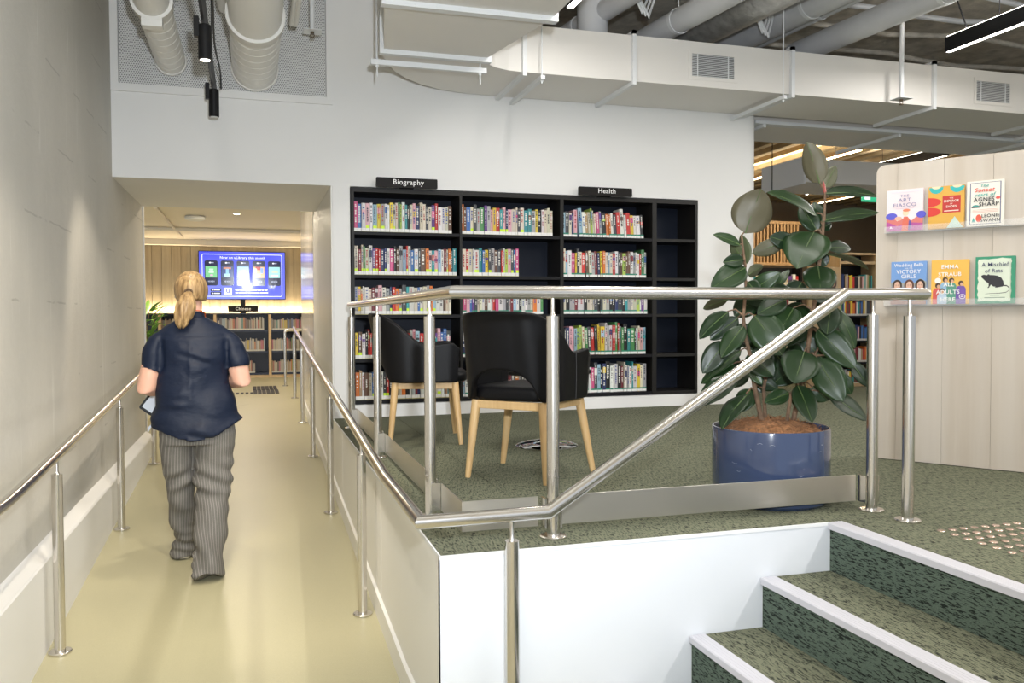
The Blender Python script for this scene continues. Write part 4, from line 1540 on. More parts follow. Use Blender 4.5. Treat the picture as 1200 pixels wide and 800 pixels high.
def art6(poly, ell, rect, words):
    pr = random.Random(8)
    edge = []
    for k in range(14):
        edge.append((0.07 + pr.uniform(-0.018, 0.018), 0.05 + 0.9 * k / 13))
    for k in range(8):
        edge.append((0.1 + 0.8 * k / 7, 0.955 + pr.uniform(-0.015, 0.015)))
    for k in range(14):
        edge.append((0.90 + pr.uniform(-0.02, 0.02), 0.95 - 0.9 * k / 13))
    for k in range(8):
        edge.append((0.9 - 0.8 * k / 7, 0.045 + pr.uniform(-0.015, 0.015)))
    poly(edge[::-1], (0.66, 0.73, 0.60))
    # the rat: body, head, ears, legs, tail
    poly([(0.16, 0.60), (0.22, 0.615), (0.30, 0.60), (0.33, 0.625), (0.37, 0.605), (0.47, 0.60), (0.57, 0.585), (0.66, 0.54), (0.71, 0.47), (0.725, 0.40),
          (0.70, 0.355), (0.62, 0.345), (0.56, 0.335), (0.50, 0.335), (0.52, 0.355), (0.46, 0.36), (0.40, 0.40), (0.355, 0.335), (0.31, 0.33), (0.345, 0.37),
          (0.34, 0.43), (0.28, 0.46), (0.22, 0.51), (0.15, 0.565)], INK)
    tl = [(0.70, 0.38), (0.80, 0.37), (0.865, 0.33), (0.86, 0.27), (0.78, 0.23), (0.60, 0.215), (0.40, 0.215), (0.26, 0.205)]
    up = [(p, q + 0.013 * (1 - k / 8)) for k, (p, q) in enumerate(tl)]
    dn = [(p - (0.012 if k in (2, 3) else 0), q - 0.013 * (1 - k / 8)) for k, (p, q) in enumerate(tl)]
    for k in range(len(tl) - 1):
        poly([dn[k], dn[k + 1], up[k + 1], up[k]], INK)
    words('A Mischief', 0.5, 0.825, 0.115, NAVY, 0.95, 0.0001)
    words('of Rats', 0.47, 0.69, 0.115, NAVY, 0.95, 0.0001)
    rect(0.38, 0.62, 0.165, 0.172, (0.30, 0.36, 0.30))
    rect(0.24, 0.76, 0.115, 0.135, (0.30, 0.36, 0.30))


cover('pale pink book cover with purple hills and a small figure, upper ledge', 0.145, 1.274, 0.188, 0.228, (0.80, 0.68, 0.70), (0.72, 0.60, 0.62), art1)
cover('mustard book cover with red and teal shoe toes, upper ledge', 0.352, 1.274, 0.176, 0.226, (0.66, 0.37, 0.06), (0.42, 0.05, 0.03), art2)
cover('white book cover with navy frame and hand lettered title, upper ledge', 0.538, 1.274, 0.172, 0.236, (0.80, 0.76, 0.68), (0.78, 0.76, 0.72), art3)
cover('blue book cover showing three women under sky, lower ledge', 0.168, 0.870, 0.182, 0.236, (0.17, 0.32, 0.62), (0.05, 0.10, 0.28), art4)
cover('orange yellow book cover with a crowd and big white capitals, lower ledge', 0.374, 0.870, 0.182, 0.236, (0.78, 0.45, 0.08), (0.62, 0.40, 0.10), art5)
cover('green and cream book cover with a black rat, lower ledge', 0.587, 0.870, 0.182, 0.244, (0.03, 0.27, 0.15), (0.02, 0.10, 0.06), art6)

# ================================================================== FAR ROOM: screen, low bookcase, sign, plant
def emis(name, c, s):
    return mat(name, (0.0, 0.0, 0.0), 0.12, emit=c, emit_s=s)


tv = thing('wall_screen', 'wide lit blue advertising screen on the board marked wall', 'screen', (-0.785, 13.38, 1.57))
tv.rotation_euler = (math.radians(1.4), 0, math.radians(0.62))
TW, TH = 1.505, 0.872
MB().prism(rrect(TW, TH, 0.012), 'y', 0.0, 0.05).build('screen_body', M_black, tv, fixn=True)
MB().box(-0.04, 0.04, 0.02, 0.06, -0.72, -0.40).build('screen_mount', M_black, tv)
E_bg = mat('screen_blue', (0.01, 0.01, 0.03), 0.03, emit=(0.085, 0.11, 0.72), emit_s=1.15)
nt, N, L, P = nodes_of(E_bg)
g = ramp(nt, noise_tex(nt, mapped(nt, (0.9, 1, 0.5), 'Object'), 1.0, 1), 0.35, 0.65)
L.new(mix_color(nt, g, (0.06, 0.07, 0.62), (0.20, 0.24, 0.80)), P.inputs['Emission Color'])
MB().box(-TW / 2 + 0.012, TW / 2 - 0.012, -0.003, 0.0, -TH / 2 + 0.012, TH / 2 - 0.012).build('screen_glass', E_bg, tv)
E_w, E_navy, E_pale = emis('screen_white', (0.85, 0.88, 1.0), 1.1), emis('screen_navy', (0.010, 0.014, 0.055), 0.8), emis('screen_grey', (0.5, 0.55, 0.75), 0.7)


def flat(pts, mt, name, d, parent=tv):
    return MB().prism(pts, 'y', d, -0.0029).build(name, mt, parent, fixn=True)


o_, i_ = rrect(1.385, 0.765, 0.03), rrect(1.365, 0.745, 0.022)
fm = MB()
n = len(o_)
fm.add([(p, -0.0042, q) for p, q in o_] + [(p, -0.0042, q) for p, q in i_], [(k, (k + 1) % n, n + (k + 1) % n, n + k) for k in range(n)])
fm.build('screen_border', E_w, tv)
text('Now on uLibrary this month', 0.062, (0.005, -0.0045, 0.318), (PI / 2, 0, 0), E_w, tv, bold=0.0006)
pics = [(0.20, 0.55, 0.25), (0.03, 0.06, 0.20), (0.35, 0.62, 0.82), (0.75, 0.45, 0.22), (0.35, 0.72, 0.68)]
for k in range(5):
    cx = -0.535 + 0.2725 * k
    flat([(p + cx, q + 0.04) for p, q in rrect(0.222, 0.452, 0.03)], E_navy, 'screen_phone', -0.0045)
    flat([(p + cx, q + 0.06) for p, q in rrect(0.196, 0.20, 0.004)], emis('phone_%d' % k, pics[k], 1.0), 'screen_picture', -0.0055)
    flat([(p + cx - 0.018, q + 0.225) for p, q in rrect(0.035, 0.024, 0.01)], E_w, 'screen_mark', -0.0055)
    flat([(p + cx + 0.022, q + 0.225) for p, q in rrect(0.045, 0.016, 0.004)], E_pale, 'screen_mark', -0.0055)
    for q in range(5):
        flat([(p + cx - 0.05 + 0.024 * q, z - 0.11) for p, z in rrect(0.014, 0.026 + 0.006 * (q % 2), 0.004)], E_pale, 'screen_mark', -0.0055)
# small pictures inside the phone covers
def sm(cx, cz, w, h, c, r=0.01, nm='screen_picture'):
    flat([(p + cx, q + cz) for p, q in rrect(w, h, r)], emis('pic_%02x%02x%02x' % tuple(int(255 * x) for x in c), c, 1.0), nm, -0.0062)


sm(-0.535, 0.10, 0.07, 0.035, (0.55, 0.75, 0.6)); sm(-0.535, 0.055, 0.09, 0.03, (0.6, 0.78, 0.62)); sm(-0.53, 0.0, 0.05, 0.03, (0.75, 0.4, 0.6))
sm(-0.2625, 0.13, 0.13, 0.035, (0.55, 0.22, 0.14)); sm(-0.2625, 0.06, 0.05, 0.12, (0.25, 0.5, 0.85)); sm(-0.2625, 0.0, 0.10, 0.06, (0.4, 0.66, 0.95))
sm(-0.02, 0.065, 0.035, 0.05, (0.9, 0.9, 0.95)); sm(0.03, 0.07, 0.05, 0.06, (0.5, 0.35, 0.66))
sm(0.27, 0.13, 0.09, 0.06, (0.5, 0.05, 0.04)); sm(0.22, 0.09, 0.06, 0.08, (0.9, 0.82, 0.6)); sm(0.335, 0.09, 0.05, 0.10, (0.2, 0.35, 0.8)); sm(0.27, 0.01, 0.10, 0.06, (0.9, 0.75, 0.35))
sm(0.565, 0.07, 0.11, 0.04, (0.6, 0.7, 0.5)); sm(0.555, 0.0, 0.14, 0.03, (0.9, 0.92, 0.9))
flat([(p - 0.255, q - 0.285) for p, q in rrect(0.132, 0.125, 0.012)], E_w, 'screen_mark', -0.0045)
text('u', 0.15, (-0.255, -0.0065, -0.268), (PI / 2, 0, 0), emis('logo_navy', (0.05, 0.05, 0.30), 1.0), tv, bold=0.002)
for z in (-0.262, -0.325):
    flat([(p - 0.46, q + z) for p, q in rrect(0.185, 0.054, 0.012)], E_navy, 'screen_badge', -0.0045)
    flat([(p - 0.52, q + z) for p, q in rrect(0.022, 0.026, 0.008)], E_w, 'screen_mark', -0.0055)
    flat([(p - 0.445, q + z) for p, q in rrect(0.105, 0.018, 0.005)], E_w, 'screen_mark', -0.0055)
rl = random.Random(2)
for z in (-0.262, -0.312):
    x = -0.13
    while x < 0.40:
        wv = rl.uniform(0.02, 0.075)
        flat([(p + x + wv / 2, q + z) for p, q in rrect(wv, 0.022, 0.005)], E_w, 'screen_mark', -0.0045)
        x += wv + 0.012

fb = thing('low_bookcase', 'low dark bookcase with timber uprights below the lit screen', 'bookcase', (0, 0, 0))
FY = 13.10
M_navyshelf = mat('navy_shelf', (0.018, 0.026, 0.055), 0.4)
for x in (-3.1, -2.17, -1.258, -0.325, 0.60, 1.53):
    MB().box(x - 0.024, x + 0.024, FY - 0.004, FY + 0.36, ZU, 0.865).build('upright', M_birch, fb, bevel=0.002)
MB().box(-3.1, 1.53, FY + 0.34, FY + 0.36, ZU, 0.865).build('back_panel', M_navyshelf, fb)
MB().box(-3.12, 1.55, FY - 0.004, FY + 0.37, 0.865, 0.885).build('top_panel', M_navyshelf, fb)
for z in (-0.185, 0.205, 0.585):
    for k, x in enumerate((-3.1, -2.17, -1.258, -0.325, 0.60)):
        MB().box(x + 0.025, x + 0.905, FY + 0.002, FY + 0.34, z - 0.035, z).build('shelf', M_navyshelf, fb)
MB().box(-3.1, 1.53, FY + 0.01, FY + 0.03, ZU, -0.221).build('kick_board', M_birch, fb)
fbk = MB()
r = random.Random(77)
for bx0, x1s in ((-2.145, (0.82, 0.78, 0.7)), (-1.233, (0.80, 0.80, 0.62)), (-0.30, (0.84, 0.84, 0.84))):
    for z, frac in zip((0.585, 0.205, -0.185), x1s):
        x = bx0 + 0.004
        while x < bx0 + frac:
            th = max(0.012, r.gauss(0.024, 0.008))
            hh = r.uniform(0.17, 0.235)
            nm, col = r.choices(PAL, [16, 16, 8, 4, 4, 4, 5, 3, 5, 3, 3, 1, 2, 3, 6, 6, 5, 8, 6, 3])[0]
            col = tuple(0.5 * q * 0.8 + 0.5 * s_ for q, s_ in zip(col, (0.26, 0.22, 0.17)))
            fbk.box(x, x + th - 0.001, FY + 0.05, FY + 0.20, z + 0.001, z + hh, 0, col)
            fbk.box(x + 0.001, x + th - 0.002, FY + 0.0495, FY + 0.06, z + 0.001, z + 0.028, 0, (0.6, 0.58, 0.5))
            x += th
        x = bx0 + 0.004
o = fbk.build('books', M_book, None, sharp=0)
tag(o, 'rows of small mixed books filling the low bookcase under the screen', 'books', kind='stuff')
MB().box(-3.0, 1.5, FY + 0.375, FY + 0.40, 0.84, 0.862).build('light_strip', M_warmled, fb)
light('cove_light', 'AREA', (-0.8, FY + 0.40, 0.90), 48, (1.0, 0.80, 0.50), (-0.8, FY + 0.47, 1.6), shape='RECTANGLE', size=4.4, size_y=0.03)

t = thing('shelf_sign', 'small black sign reading Chinese above the low bookcase', 'sign', (-0.78, FY + 0.02, 0.886))
MB().prism([(p, q + 0.075) for p, q in rrect(0.515, 0.105, 0.008)], 'y', 0.0, 0.02).build('sign_body', M_sign, t, fixn=True)
MB().box(-0.05, 0.05, -0.01, 0.05, 0.0, 0.023).build('sign_foot', M_sign, t)
text('Chinese', 0.075, (0, -0.001, 0.077), (PI / 2, 0, 0), M_signtext, t, bold=0.0004)

# leafy plant past the end of the concrete wall
M_fl = leaf_mat('lobby_leaf', (0.13, 0.30, 0.03), (0.22, 0.42, 0.06), (0.3, 0.4, 0.1), 0.35)
M_fl2 = leaf_mat('lobby_leaf_under', (0.12, 0.24, 0.06), (0.14, 0.28, 0.06), (0.2, 0.3, 0.1), 0.5)
lp = thing('leafy_plant', 'bright green leafy plant in black pot past the concrete wall', 'plant', (-1.86, 8.15, ZU))
MB().lathe([(0.0, 0.0), (0.15, 0.0), (0.19, 0.40), (0.19, 0.42), (0.175, 0.42), (0.17, 0.37), (0.0, 0.37)], 28, cap=False).build('pot', M_black, lp)
r = random.Random(12)
st = MB()
for k in range(5):
    a = 2 * PI * k / 5
    st.tube([(0.05 * math.cos(a), 0.05 * math.sin(a), 0.36), (0.10 * math.cos(a), 0.10 * math.sin(a), 0.8), (0.14 * math.cos(a + .3), 0.14 * math.sin(a + .3), 1.15)], [0.012, 0.009, 0.005], 7)
st.build('stem', M_stem, lp)
for k in range(110):
    a = r.uniform(0, 2 * PI)
    z = r.uniform(0.50, 1.22)
    base = Vector((0.09 * math.cos(a), 0.09 * math.sin(a), z))
    ln = r.uniform(0.16, 0.27)
    el = r.uniform(-0.4, 0.9)
    tip = base + Vector((math.cos(a) * math.cos(el), math.sin(a) * math.cos(el), math.sin(el))) * ln
    mb = MB()
    leaf_mesh(mb, base, tip, (-math.cos(a) * math.sin(el), -math.sin(a) * math.sin(el), math.cos(el)), r.uniform(0.05, 0.08), k)
    o = mb.build('leaf', [M_fl, M_fl2], lp, sharp=0)

det = thing('ceiling_sensor', 'white sensor fixed to a conduit on the cream ceiling', 'sensor', (-1.35, 9.6, 2.2))
MB().lathe([(0.0, -0.075), (0.07, -0.07), (0.13, -0.05), (0.14, -0.02), (0.12, 0.0), (0.0, 0.0)], 24, cap=False).build('sensor_body', M_white, det)
MB().tube([(-4.0, 9.3, 2.185), (2.0, 9.3, 2.185)], 0.015, 8).build('conduit', M_white, det)
tag(MB().tube([(-4.0, 11.2, 2.17), (3.0, 11.2, 2.17)], 0.028, 10).build('ceiling_conduit', M_cream, None), 'cream conduit crossing the low ceiling near the screen', 'pipe')
tag(MB().tube([(-1.75, 8.6, 2.18), (-1.75, 12.8, 2.18)], 0.02, 8).build('ceiling_conduit', M_cream, None), 'cream conduit running along the low ceiling to the board marked wall', 'pipe')

# ================================================================== LIBRARY BEYOND THE WALL END
lb = thing('library_bookcase', 'tall birch bookcase with end panel seen behind the rubber plant', 'bookcase', (7.36, 8.1, -0.28))
H = 1.90
MB().box(0.0, 0.55, 0.0, 0.04, 0.0, 1.82).build('end_panel', M_birch, lb, bevel=0.002)
MB().box(0.55, 0.575, 0.0, 0.35, 0, H + 0.14).build('upright', M_birch, lb)
MB().box(1.20, 1.27, 0.0, 0.35, 0, H + 0.14).build('upright', M_birch, lb)
MB().box(0.575, 1.20, 0.33, 0.35, 0, H + 0.14).build('back_panel', M_black, lb)
MB().box(0.575, 1.20, 0.0, 0.35, H - 0.03, H + 0.01).build('shelf', M_birch, lb)
MB().box(0.575, 1.20, 0.0, 0.35, H + 0.11, H + 0.14).build('top_panel', M_birch, lb)
SZ = [0.0, 0.34, 0.67, 1.05, 1.44]
for k, z in enumerate(SZ):
    MB().box(0.576, 1.199, 0.0, 0.33, z, z + 0.03).build('shelf', M_shelf, lb)
MB().box(0.576, 1.199, -0.005, 0.0, 0.0, 0.05).build('kick_board', M_birch, lb)
po = MB()
po.box(0.33, 0.52, -0.004, -0.001, 1.40, 1.72, 0, (0.52, 0.40, 0.26))
po.prism([(0.425 + 0.07 * math.cos(a * PI / 8), 1.58 + 0.10 * math.sin(a * PI / 8)) for a in range(16)], 'y', -0.0052, -0.004, 0, False, (0.10, 0.06, 0.05))
po.prism([(0.425 + 0.04 * math.cos(a * PI / 8), 1.58 + 0.06 * math.sin(a * PI / 8)) for a in range(16)], 'y', -0.0062, -0.005, 0, False, (0.55, 0.36, 0.26))
po.prism([(0.35, 1.41), (0.50, 1.41), (0.48, 1.49), (0.37, 1.49)], 'y', -0.0052, -0.004, 0, False, (0.30, 0.22, 0.22))
po.build('poster', M_book, lb, sharp=0)
bk = MB()
r = random.Random(31)
for z in SZ:
    x = 7.36 + 0.58
    while x < 7.36 + 1.16:
        th = max(0.014, r.gauss(0.028, 0.008))
        hh = r.uniform(0.19, 0.25)
        nm, col = r.choices(PAL, [6, 8, 4, 9, 7, 8, 7, 6, 4, 5, 6, 2, 3, 3, 4, 7, 7, 6, 5, 6])[0]
        bk.box(x, x + th - 0.001, 8.1 + 0.03, 8.1 + 0.18, -0.28 + z + 0.031, -0.28 + z + 0.031 + hh, 0, col)
        bk.box(x + 0.001, x + th - 0.002, 8.1 + 0.0295, 8.1 + 0.05, -0.28 + z + 0.031, -0.28 + z + 0.06, 0, (0.66, 0.65, 0.6))
        x += th
o = bk.build('books', M_book, None, sharp=0)
tag(o, 'colourful books packed in the birch bookcase behind the rubber plant', 'books', kind='stuff')

# slatted timber box above a dark display stand further back
sl = thing('slatted_screen', 'slatted timber screen high up past the end of the white wall', 'screen', (7.6, 10.6, 1.72))
for k in range(20):
    MB().box(0.07 * k, 0.07 * k + 0.035, 0.0, 0.05, 0.05, 0.75).build('slat', M_slat, sl)
MB().box(-0.04, 1.42, -0.01, 0.06, 0.0, 0.05).build('bottom_rail', M_slat, sl)
MB().box(-0.04, 1.42, -0.01, 0.06, 0.75, 0.80).build('top_rail', M_slat, sl)
MB().box(-0.04, 1.42, 0.15, 0.2, 0.0, 0.80).build('back_board', mat('dark_board', (0.04, 0.03, 0.02), 0.8), sl)
MB().box(-0.04, 0.02, 0.0, 0.06, -2.0, 0.0).build('support_post', M_slat, sl)
MB().box(1.36, 1.42, 0.0, 0.06, -2.0, 0.0).build('support_post', M_slat, sl)
ds = thing('display_stand', 'black display stand of upright paperbacks below the slatted screen', 'stand', (7.75, 10.3, -0.28))
for k, z in enumerate((0.0, 0.45, 0.85, 1.25, 1.55)):
    MB().box(0, 1.05, 0, 0.26, z, z + 0.03).build('shelf', M_black, ds)
MB().box(0, 1.05, 0.26, 0.29, 0, 1.95).build('back_panel', M_black, ds)
MB().box(1.05, 1.08, 0, 0.29, 0, 1.95).build('side_panel', M_black, ds)
MB().box(-0.03, 0, 0, 0.29, 0, 1.95).build('side_panel', M_white, ds)
bk = MB()
for z in (0.45, 0.85, 1.25, 1.55):
    x = 7.78
    while x < 8.75:
        th = r.uniform(0.03, 0.13)
        hh = r.uniform(0.2, 0.25)
        nm, col = r.choices(PAL, WT)[0]
        bk.box(x, x + th - 0.004, 10.3 + 0.05, 10.3 + 0.09, -0.25 + z + 0.001, -0.25 + z + hh, 0, col)
        bk.box(x + 0.004, x + th - 0.008, 10.3 + 0.0495, 10.3 + 0.06, -0.25 + z + 0.1, -0.25 + z + 0.15, 0, r.choice(PAL)[1])
        x += th + 0.006
o = bk.build('books', M_book, None, sharp=0)
tag(o, 'face-out paperbacks on the black stand under the slatted screen', 'books', kind='stuff')

ex = thing('exit_sign', 'small lit green running man exit sign beside the display wall', 'sign', (9.22, 9.0, 2.69))
MB().box(-0.16, 0.16, 0, 0.05, 0, 0.17).build('sign_body', emis('exit_green', (0.03, 0.45, 0.22), 0.9), ex)
wm = MB()
wm.box(-0.13, -0.02, -0.003, 0, 0.03, 0.14)
wm.box(0.03, 0.11, -0.003, 0, 0.075, 0.095)
wm.prism([(0.11, 0.06), (0.145, 0.085), (0.11, 0.11)], 'y', -0.003, 0)
wm.build('sign_symbol', E_w, ex)
MB().tube([(0, 0.02, 0.17), (0, 0.02, CEIL - 2.69)], 0.01, 8).build('drop_rod', M_black, ex)

# downlights added to brighten the passage and the room beyond it
for k, (x, y, e) in enumerate(((-0.8, 7.0, 20), (-0.8, 9.2, 17), (-2.4, 8.2, 22), (1.3, 10.2, 20), (-0.8, 11.6, 20))):
    t = thing('downlight', ('added warm fill downlight closest to the passage', 'added warm fill downlight over the head of the ramp', 'added warm fill downlight over the leafy plant',
                            'added warm fill downlight past the passage wall', 'added warm fill downlight before the lit screen')[k], 'light', (x, y, 2.2))
    MB().lathe([(0.062, 0.0), (0.062, -0.004), (0.048, -0.006), (0.046, -0.001)], 24, cap=False).build('trim_ring', M_white, t)
    MB().lathe([(0.046, -0.001), (0.0, -0.001)], 24, cap=False).build('lens', M_warmled, t)
    l_ = light('downlight_fill', 'AREA', (0, 0, -0.008), e, (1.0, 0.87, 0.68), None, shape='DISK', size=0.09)
    l_.parent = t

# timber ceiling ribs and warm strip lights over the library floor
rb = thing('ceiling', 'warm timber ribbed ceiling over the library floor', 'ceiling', (0, 0, 0), kind='structure')
for k in range(26):
    MB().box(4.6 + 0.34 * k, 4.6 + 0.34 * k + 0.12, 5.4, 12.9, 3.20, 3.42).build('ceiling_rib', M_ribs, rb)
MB().box(4.4, 13.8, 5.4, 12.9, 3.42, 3.46).build('ceiling_board', M_ribs, rb)
for k, (x, y0, y1, lab) in enumerate(((7.05, 6.6, 11.5, 'long warm strip light just past the white wall end'), (9.9, 6.6, 11.5, 'long warm strip light deeper over the library floor'))):
    t = thing('strip_light', lab, 'light', (x, (y0 + y1) / 2, 2.98))
    MB().box(-0.035, 0.035, -(y1 - y0) / 2, (y1 - y0) / 2, 0.0, 0.06).build('housing', M_birch, t)
    MB().box(-0.03, 0.03, -(y1 - y0) / 2 + 0.01, (y1 - y0) / 2 - 0.01, -0.008, -0.0005).build('diffuser', M_warmled, t)
    for s in (-0.8, 0.8):
        MB().tube([(0, s * (y1 - y0) / 2, 0.06), (0, s * (y1 - y0) / 2, 0.22)], 0.004, 6).build('suspension_wire', M_black, t)
    l_ = light('strip_lamp', 'AREA', (0, 0, 0.075), 42, (1.0, 0.86, 0.62), None, shape='RECTANGLE', size=0.06, size_y=y1 - y0)
    l_.parent = t
    l_.rotation_euler = (PI, 0, 0)

# ================================================================== CEILING SERVICES
DZ, DT, DYF, DYB = 2.653, 3.012, 3.348, 4.085
duct = thing('air_duct', 'large cream air duct running along the white wall with grilles and straps', 'duct', (0, 0, 0))
b = MB()
# straight run
b.box(1.385, 12.0, DYF, DYB, DZ, DT)
b.build('duct_run', M_duct, duct, bevel=0.003)
# elbow: outer arc back to the branch that comes towards the viewer
oc = [(0.285, 3.12), (0.30, 3.25), (0.354, 3.42), (0.44, 3.60), (0.55, 3.755), (0.70, 3.90), (0.88, 4.005), (1.10, 4.068), (1.385, DYB)]
ic = [(1.385, DYF), (1.25, 3.335), (1.13, 3.285), (1.05, 3.21), (1.015, 3.12)]
b = MB().prism(oc[::-1] + ic[::-1] if False else (oc + ic)[::-1], 'z', DZ, DT)
b.build('duct_elbow', M_duct, duct, fixn=True)
# branch: tapering up to a wider mouth
b = MB()
r0 = [(0.27, 3.10), (1.02, 3.10)]
r1 = [(0.147, 2.19), (1.205, 2.19)]
vs = [(0.285, 3.10, DZ), (1.015, 3.10, DZ), (1.015, 3.10, DT), (0.285, 3.10, DT), (0.155, 2.19, DZ), (1.195, 2.19, DZ), (1.195, 2.19, DT + 0.12), (0.155, 2.19, DT + 0.12)]
b.add(vs, [(0, 1, 2, 3), (7, 6, 5, 4), (4, 5, 1, 0), (5, 6, 2, 1), (6, 7, 3, 2), (7, 4, 0, 3)])
b.build('duct_branch', M_duct, duct, fixn=True)
b = MB().box(0.155, 1.195, -1.2, 2.17, DZ, DT + 0.12)
b.build('duct_branch', M_duct, duct, bevel=0.003)
# flanges: rectangular rings round joints
def ring(x0, x1, y0, y1, z0, z1, t=0.032):
    mb = MB()
    mb.box(x0 - t, x1 + t, y0, y1, z0 - t, z0 - 0.0006)
    mb.box(x0 - t, x1 + t, y0, y1, z1 + 0.0006, z1 + t)
    mb.box(x0 - t, x0 - 0.0006, y0, y1, z0 - 0.0006, z1 + 0.0006)
    mb.box(x1 + 0.0006, x1 + t, y0, y1, z0 - 0.0006, z1 + 0.0006)
    return mb


ring(0.285, 1.015, 3.075, 3.125, DZ, DT).build('flange', M_flange, duct)
ring(0.165, 1.185, 2.15, 2.21, DZ, DT + 0.12).build('flange', M_flange, duct)
bt = MB()
for k in range(7):
    bt.tube([(0.30 + 0.11 * k, 3.07, DZ - 0.016), (0.30 + 0.11 * k, 3.13, DZ - 0.016)], 0.006, 6)
for k in range(8):
    bt.tube([(0.2 + 0.13 * k, 2.145, DZ - 0.016), (0.2 + 0.13 * k, 2.215, DZ - 0.016)], 0.006, 6)
bt.build('flange_bolts', M_flange, duct)


def strap(x, w_=0.032):
    mb = MB()
    mb.box(x - w_ / 2, x + w_ / 2, DYF - 0.030, DYB, DZ - 0.032, DZ - 0.001)
    mb.box(x - w_ / 2, x + w_ / 2, DYF - 0.030, DYF - 0.001, DZ - 0.001, DT + 0.03)
    mb.box(x - w_ / 2, x + w_ / 2, DYF - 0.030, DYB, DT + 0.001, DT + 0.03)
    mb.build('joint_flange', M_flange, duct)


for x in (1.375, 2.275, 3.715, 5.165, 6.6, 8.1):
    strap(x)


def hanger(x, y0=DYF - 0.055, y1=DYB, z=DZ - 0.034, top=CEIL, strut=True, par=None):
    mb = MB()
    if strut:
        mb.box(x - 0.016, x + 0.016, y0 - 0.03, y1, z - 0.03, z)
    mb.tube([(x, y0, z - 0.055), (x, y0, top)], 0.0055, 8)
    mb.tube([(x, y0, z - 0.042), (x, y0, z - 0.031)], 0.012, 6)
    mb.build('hanger', M_flange, par or duct)


hanger(1.50)
hanger(3.60)
hanger(6.9)
# hanger strut below the branch flange
mb = MB().box(0.20, 1.03, 3.145, 3.18, DZ - 0.09, DZ - 0.055)
for x in (0.245, 0.985):
    mb.tube([(x, 3.163, DZ - 0.17), (x, 3.163, CEIL if x < 0.5 else DZ - 0.02)], 0.0055, 8)
    mb.tube([(x, 3.163, DZ - 0.105), (x, 3.163, DZ - 0.045)], 0.012, 6)
mb.build('hanger', M_flange, duct)


def grille(x0, x1, z0, z1):
    t = MB()
    y = DYF
    f = 0.028
    t.box(x0 - f, x1 + f, y - 0.006, y - 0.0005, z1, z1 + f)
    t.box(x0 - f, x1 + f, y - 0.006, y - 0.0005, z0 - f, z0)
    t.box(x0 - f, x0, y - 0.006, y - 0.0005, z0, z1)
    t.box(x1, x1 + f, y - 0.006, y - 0.0005, z0, z1)
    g_ = t.build('grille', M_duct, duct)
    MB().box(x0, x1, y - 0.002, y - 0.0006, z0, z1).build('grille_shade_sheet', M_gap, g_)  # dark plate standing in for the shade inside the grille
    for xm in (x0 + (x1 - x0) * 0.13, x0 + (x1 - x0) * 0.86):
        MB().box(xm - 0.004, xm + 0.004, y - 0.008, y - 0.002, z0, z1).build('mullion', M_flange, g_)
    n = 15
    for k in range(n):
        z = z0 + (z1 - z0) * (k + 0.5) / n
        MB().add([(x0, y - 0.0075, z - 0.0035), (x1, y - 0.0075, z - 0.0035), (x1, y - 0.0025, z + 0.003), (x0, y - 0.0025, z + 0.003),
                  (x0, y - 0.0065, z - 0.0045), (x1, y - 0.0065, z - 0.0045), (x1, y - 0.0020, z + 0.002), (x0, y - 0.002, z + 0.002)],
                 [(0, 1, 2, 3), (7, 6, 5, 4), (0, 4, 5, 1), (1, 5, 6, 2), (2, 6, 7, 3), (3, 7, 4, 0)]).build('louvre', M_flange, g_, fixn=True)


grille(2.79, 3.172, 2.735, 2.912)
grille(5.645, 6.025, 2.735, 2.912)

d2 = thing('air_duct', 'second cream duct behind the wall end with pale flange along its edge', 'duct', (0, 0, 0))
MB().box(3.95, 12.0, 4.33, 5.12, DZ + 0.004, DT).build('duct_run', M_duct, d2, bevel=0.003)
MB().box(3.95, 12.0, 4.235, 4.325, DZ - 0.03, DZ + 0.0).build('edge_flange', M_flange, d2)
for x in (4.05, 5.6, 7.2):
    MB().box(x - 0.016, x + 0.016, 4.24, 5.2, DZ - 0.062, DZ - 0.031).build('hanger', M_flange, d2)
bd = thing('air_duct', 'boxed white duct crossing high behind the top of the rubber plant', 'duct', (0, 0, 0))
MB().box(5.91, 12.0, 6.19, 7.1, 2.45, 2.74).build('duct_run', M_duct, bd, bevel=0.003)
MB().box(5.89, 5.909, 6.18, 7.1, 2.43, 2.76).build('end_flange', M_flange, bd)
tag(MB().tube([(5.415, 6.15, 2.33), (5.415, 6.15, CEIL)], 0.006, 6).build('hanger_rod', M_black, None), 'thin dark rod hanging beside the white wall end', 'rod')

# pipes above the duct
def pipe(name, label, p, q, r, mt=M_pipe, clips=(), seg=18):
    t = thing(name, label, 'pipe', (0, 0, 0))
    p, q = Vector(p), Vector(q)
    MB().tube([p, q], r, seg).build('pipe_body', mt, t)
    for f in clips:
        c = p.lerp(q, f)
        d = (q - p).normalized()
        mb = MB().tube([c - d * 0.018, c + d * 0.018], r + 0.006, seg)
        mb.tube([c + Vector((0, 0, r)), Vector((c.x, c.y, CEIL))], 0.005, 6)
        mb.build('pipe_clip', M_flange, t)
    return t


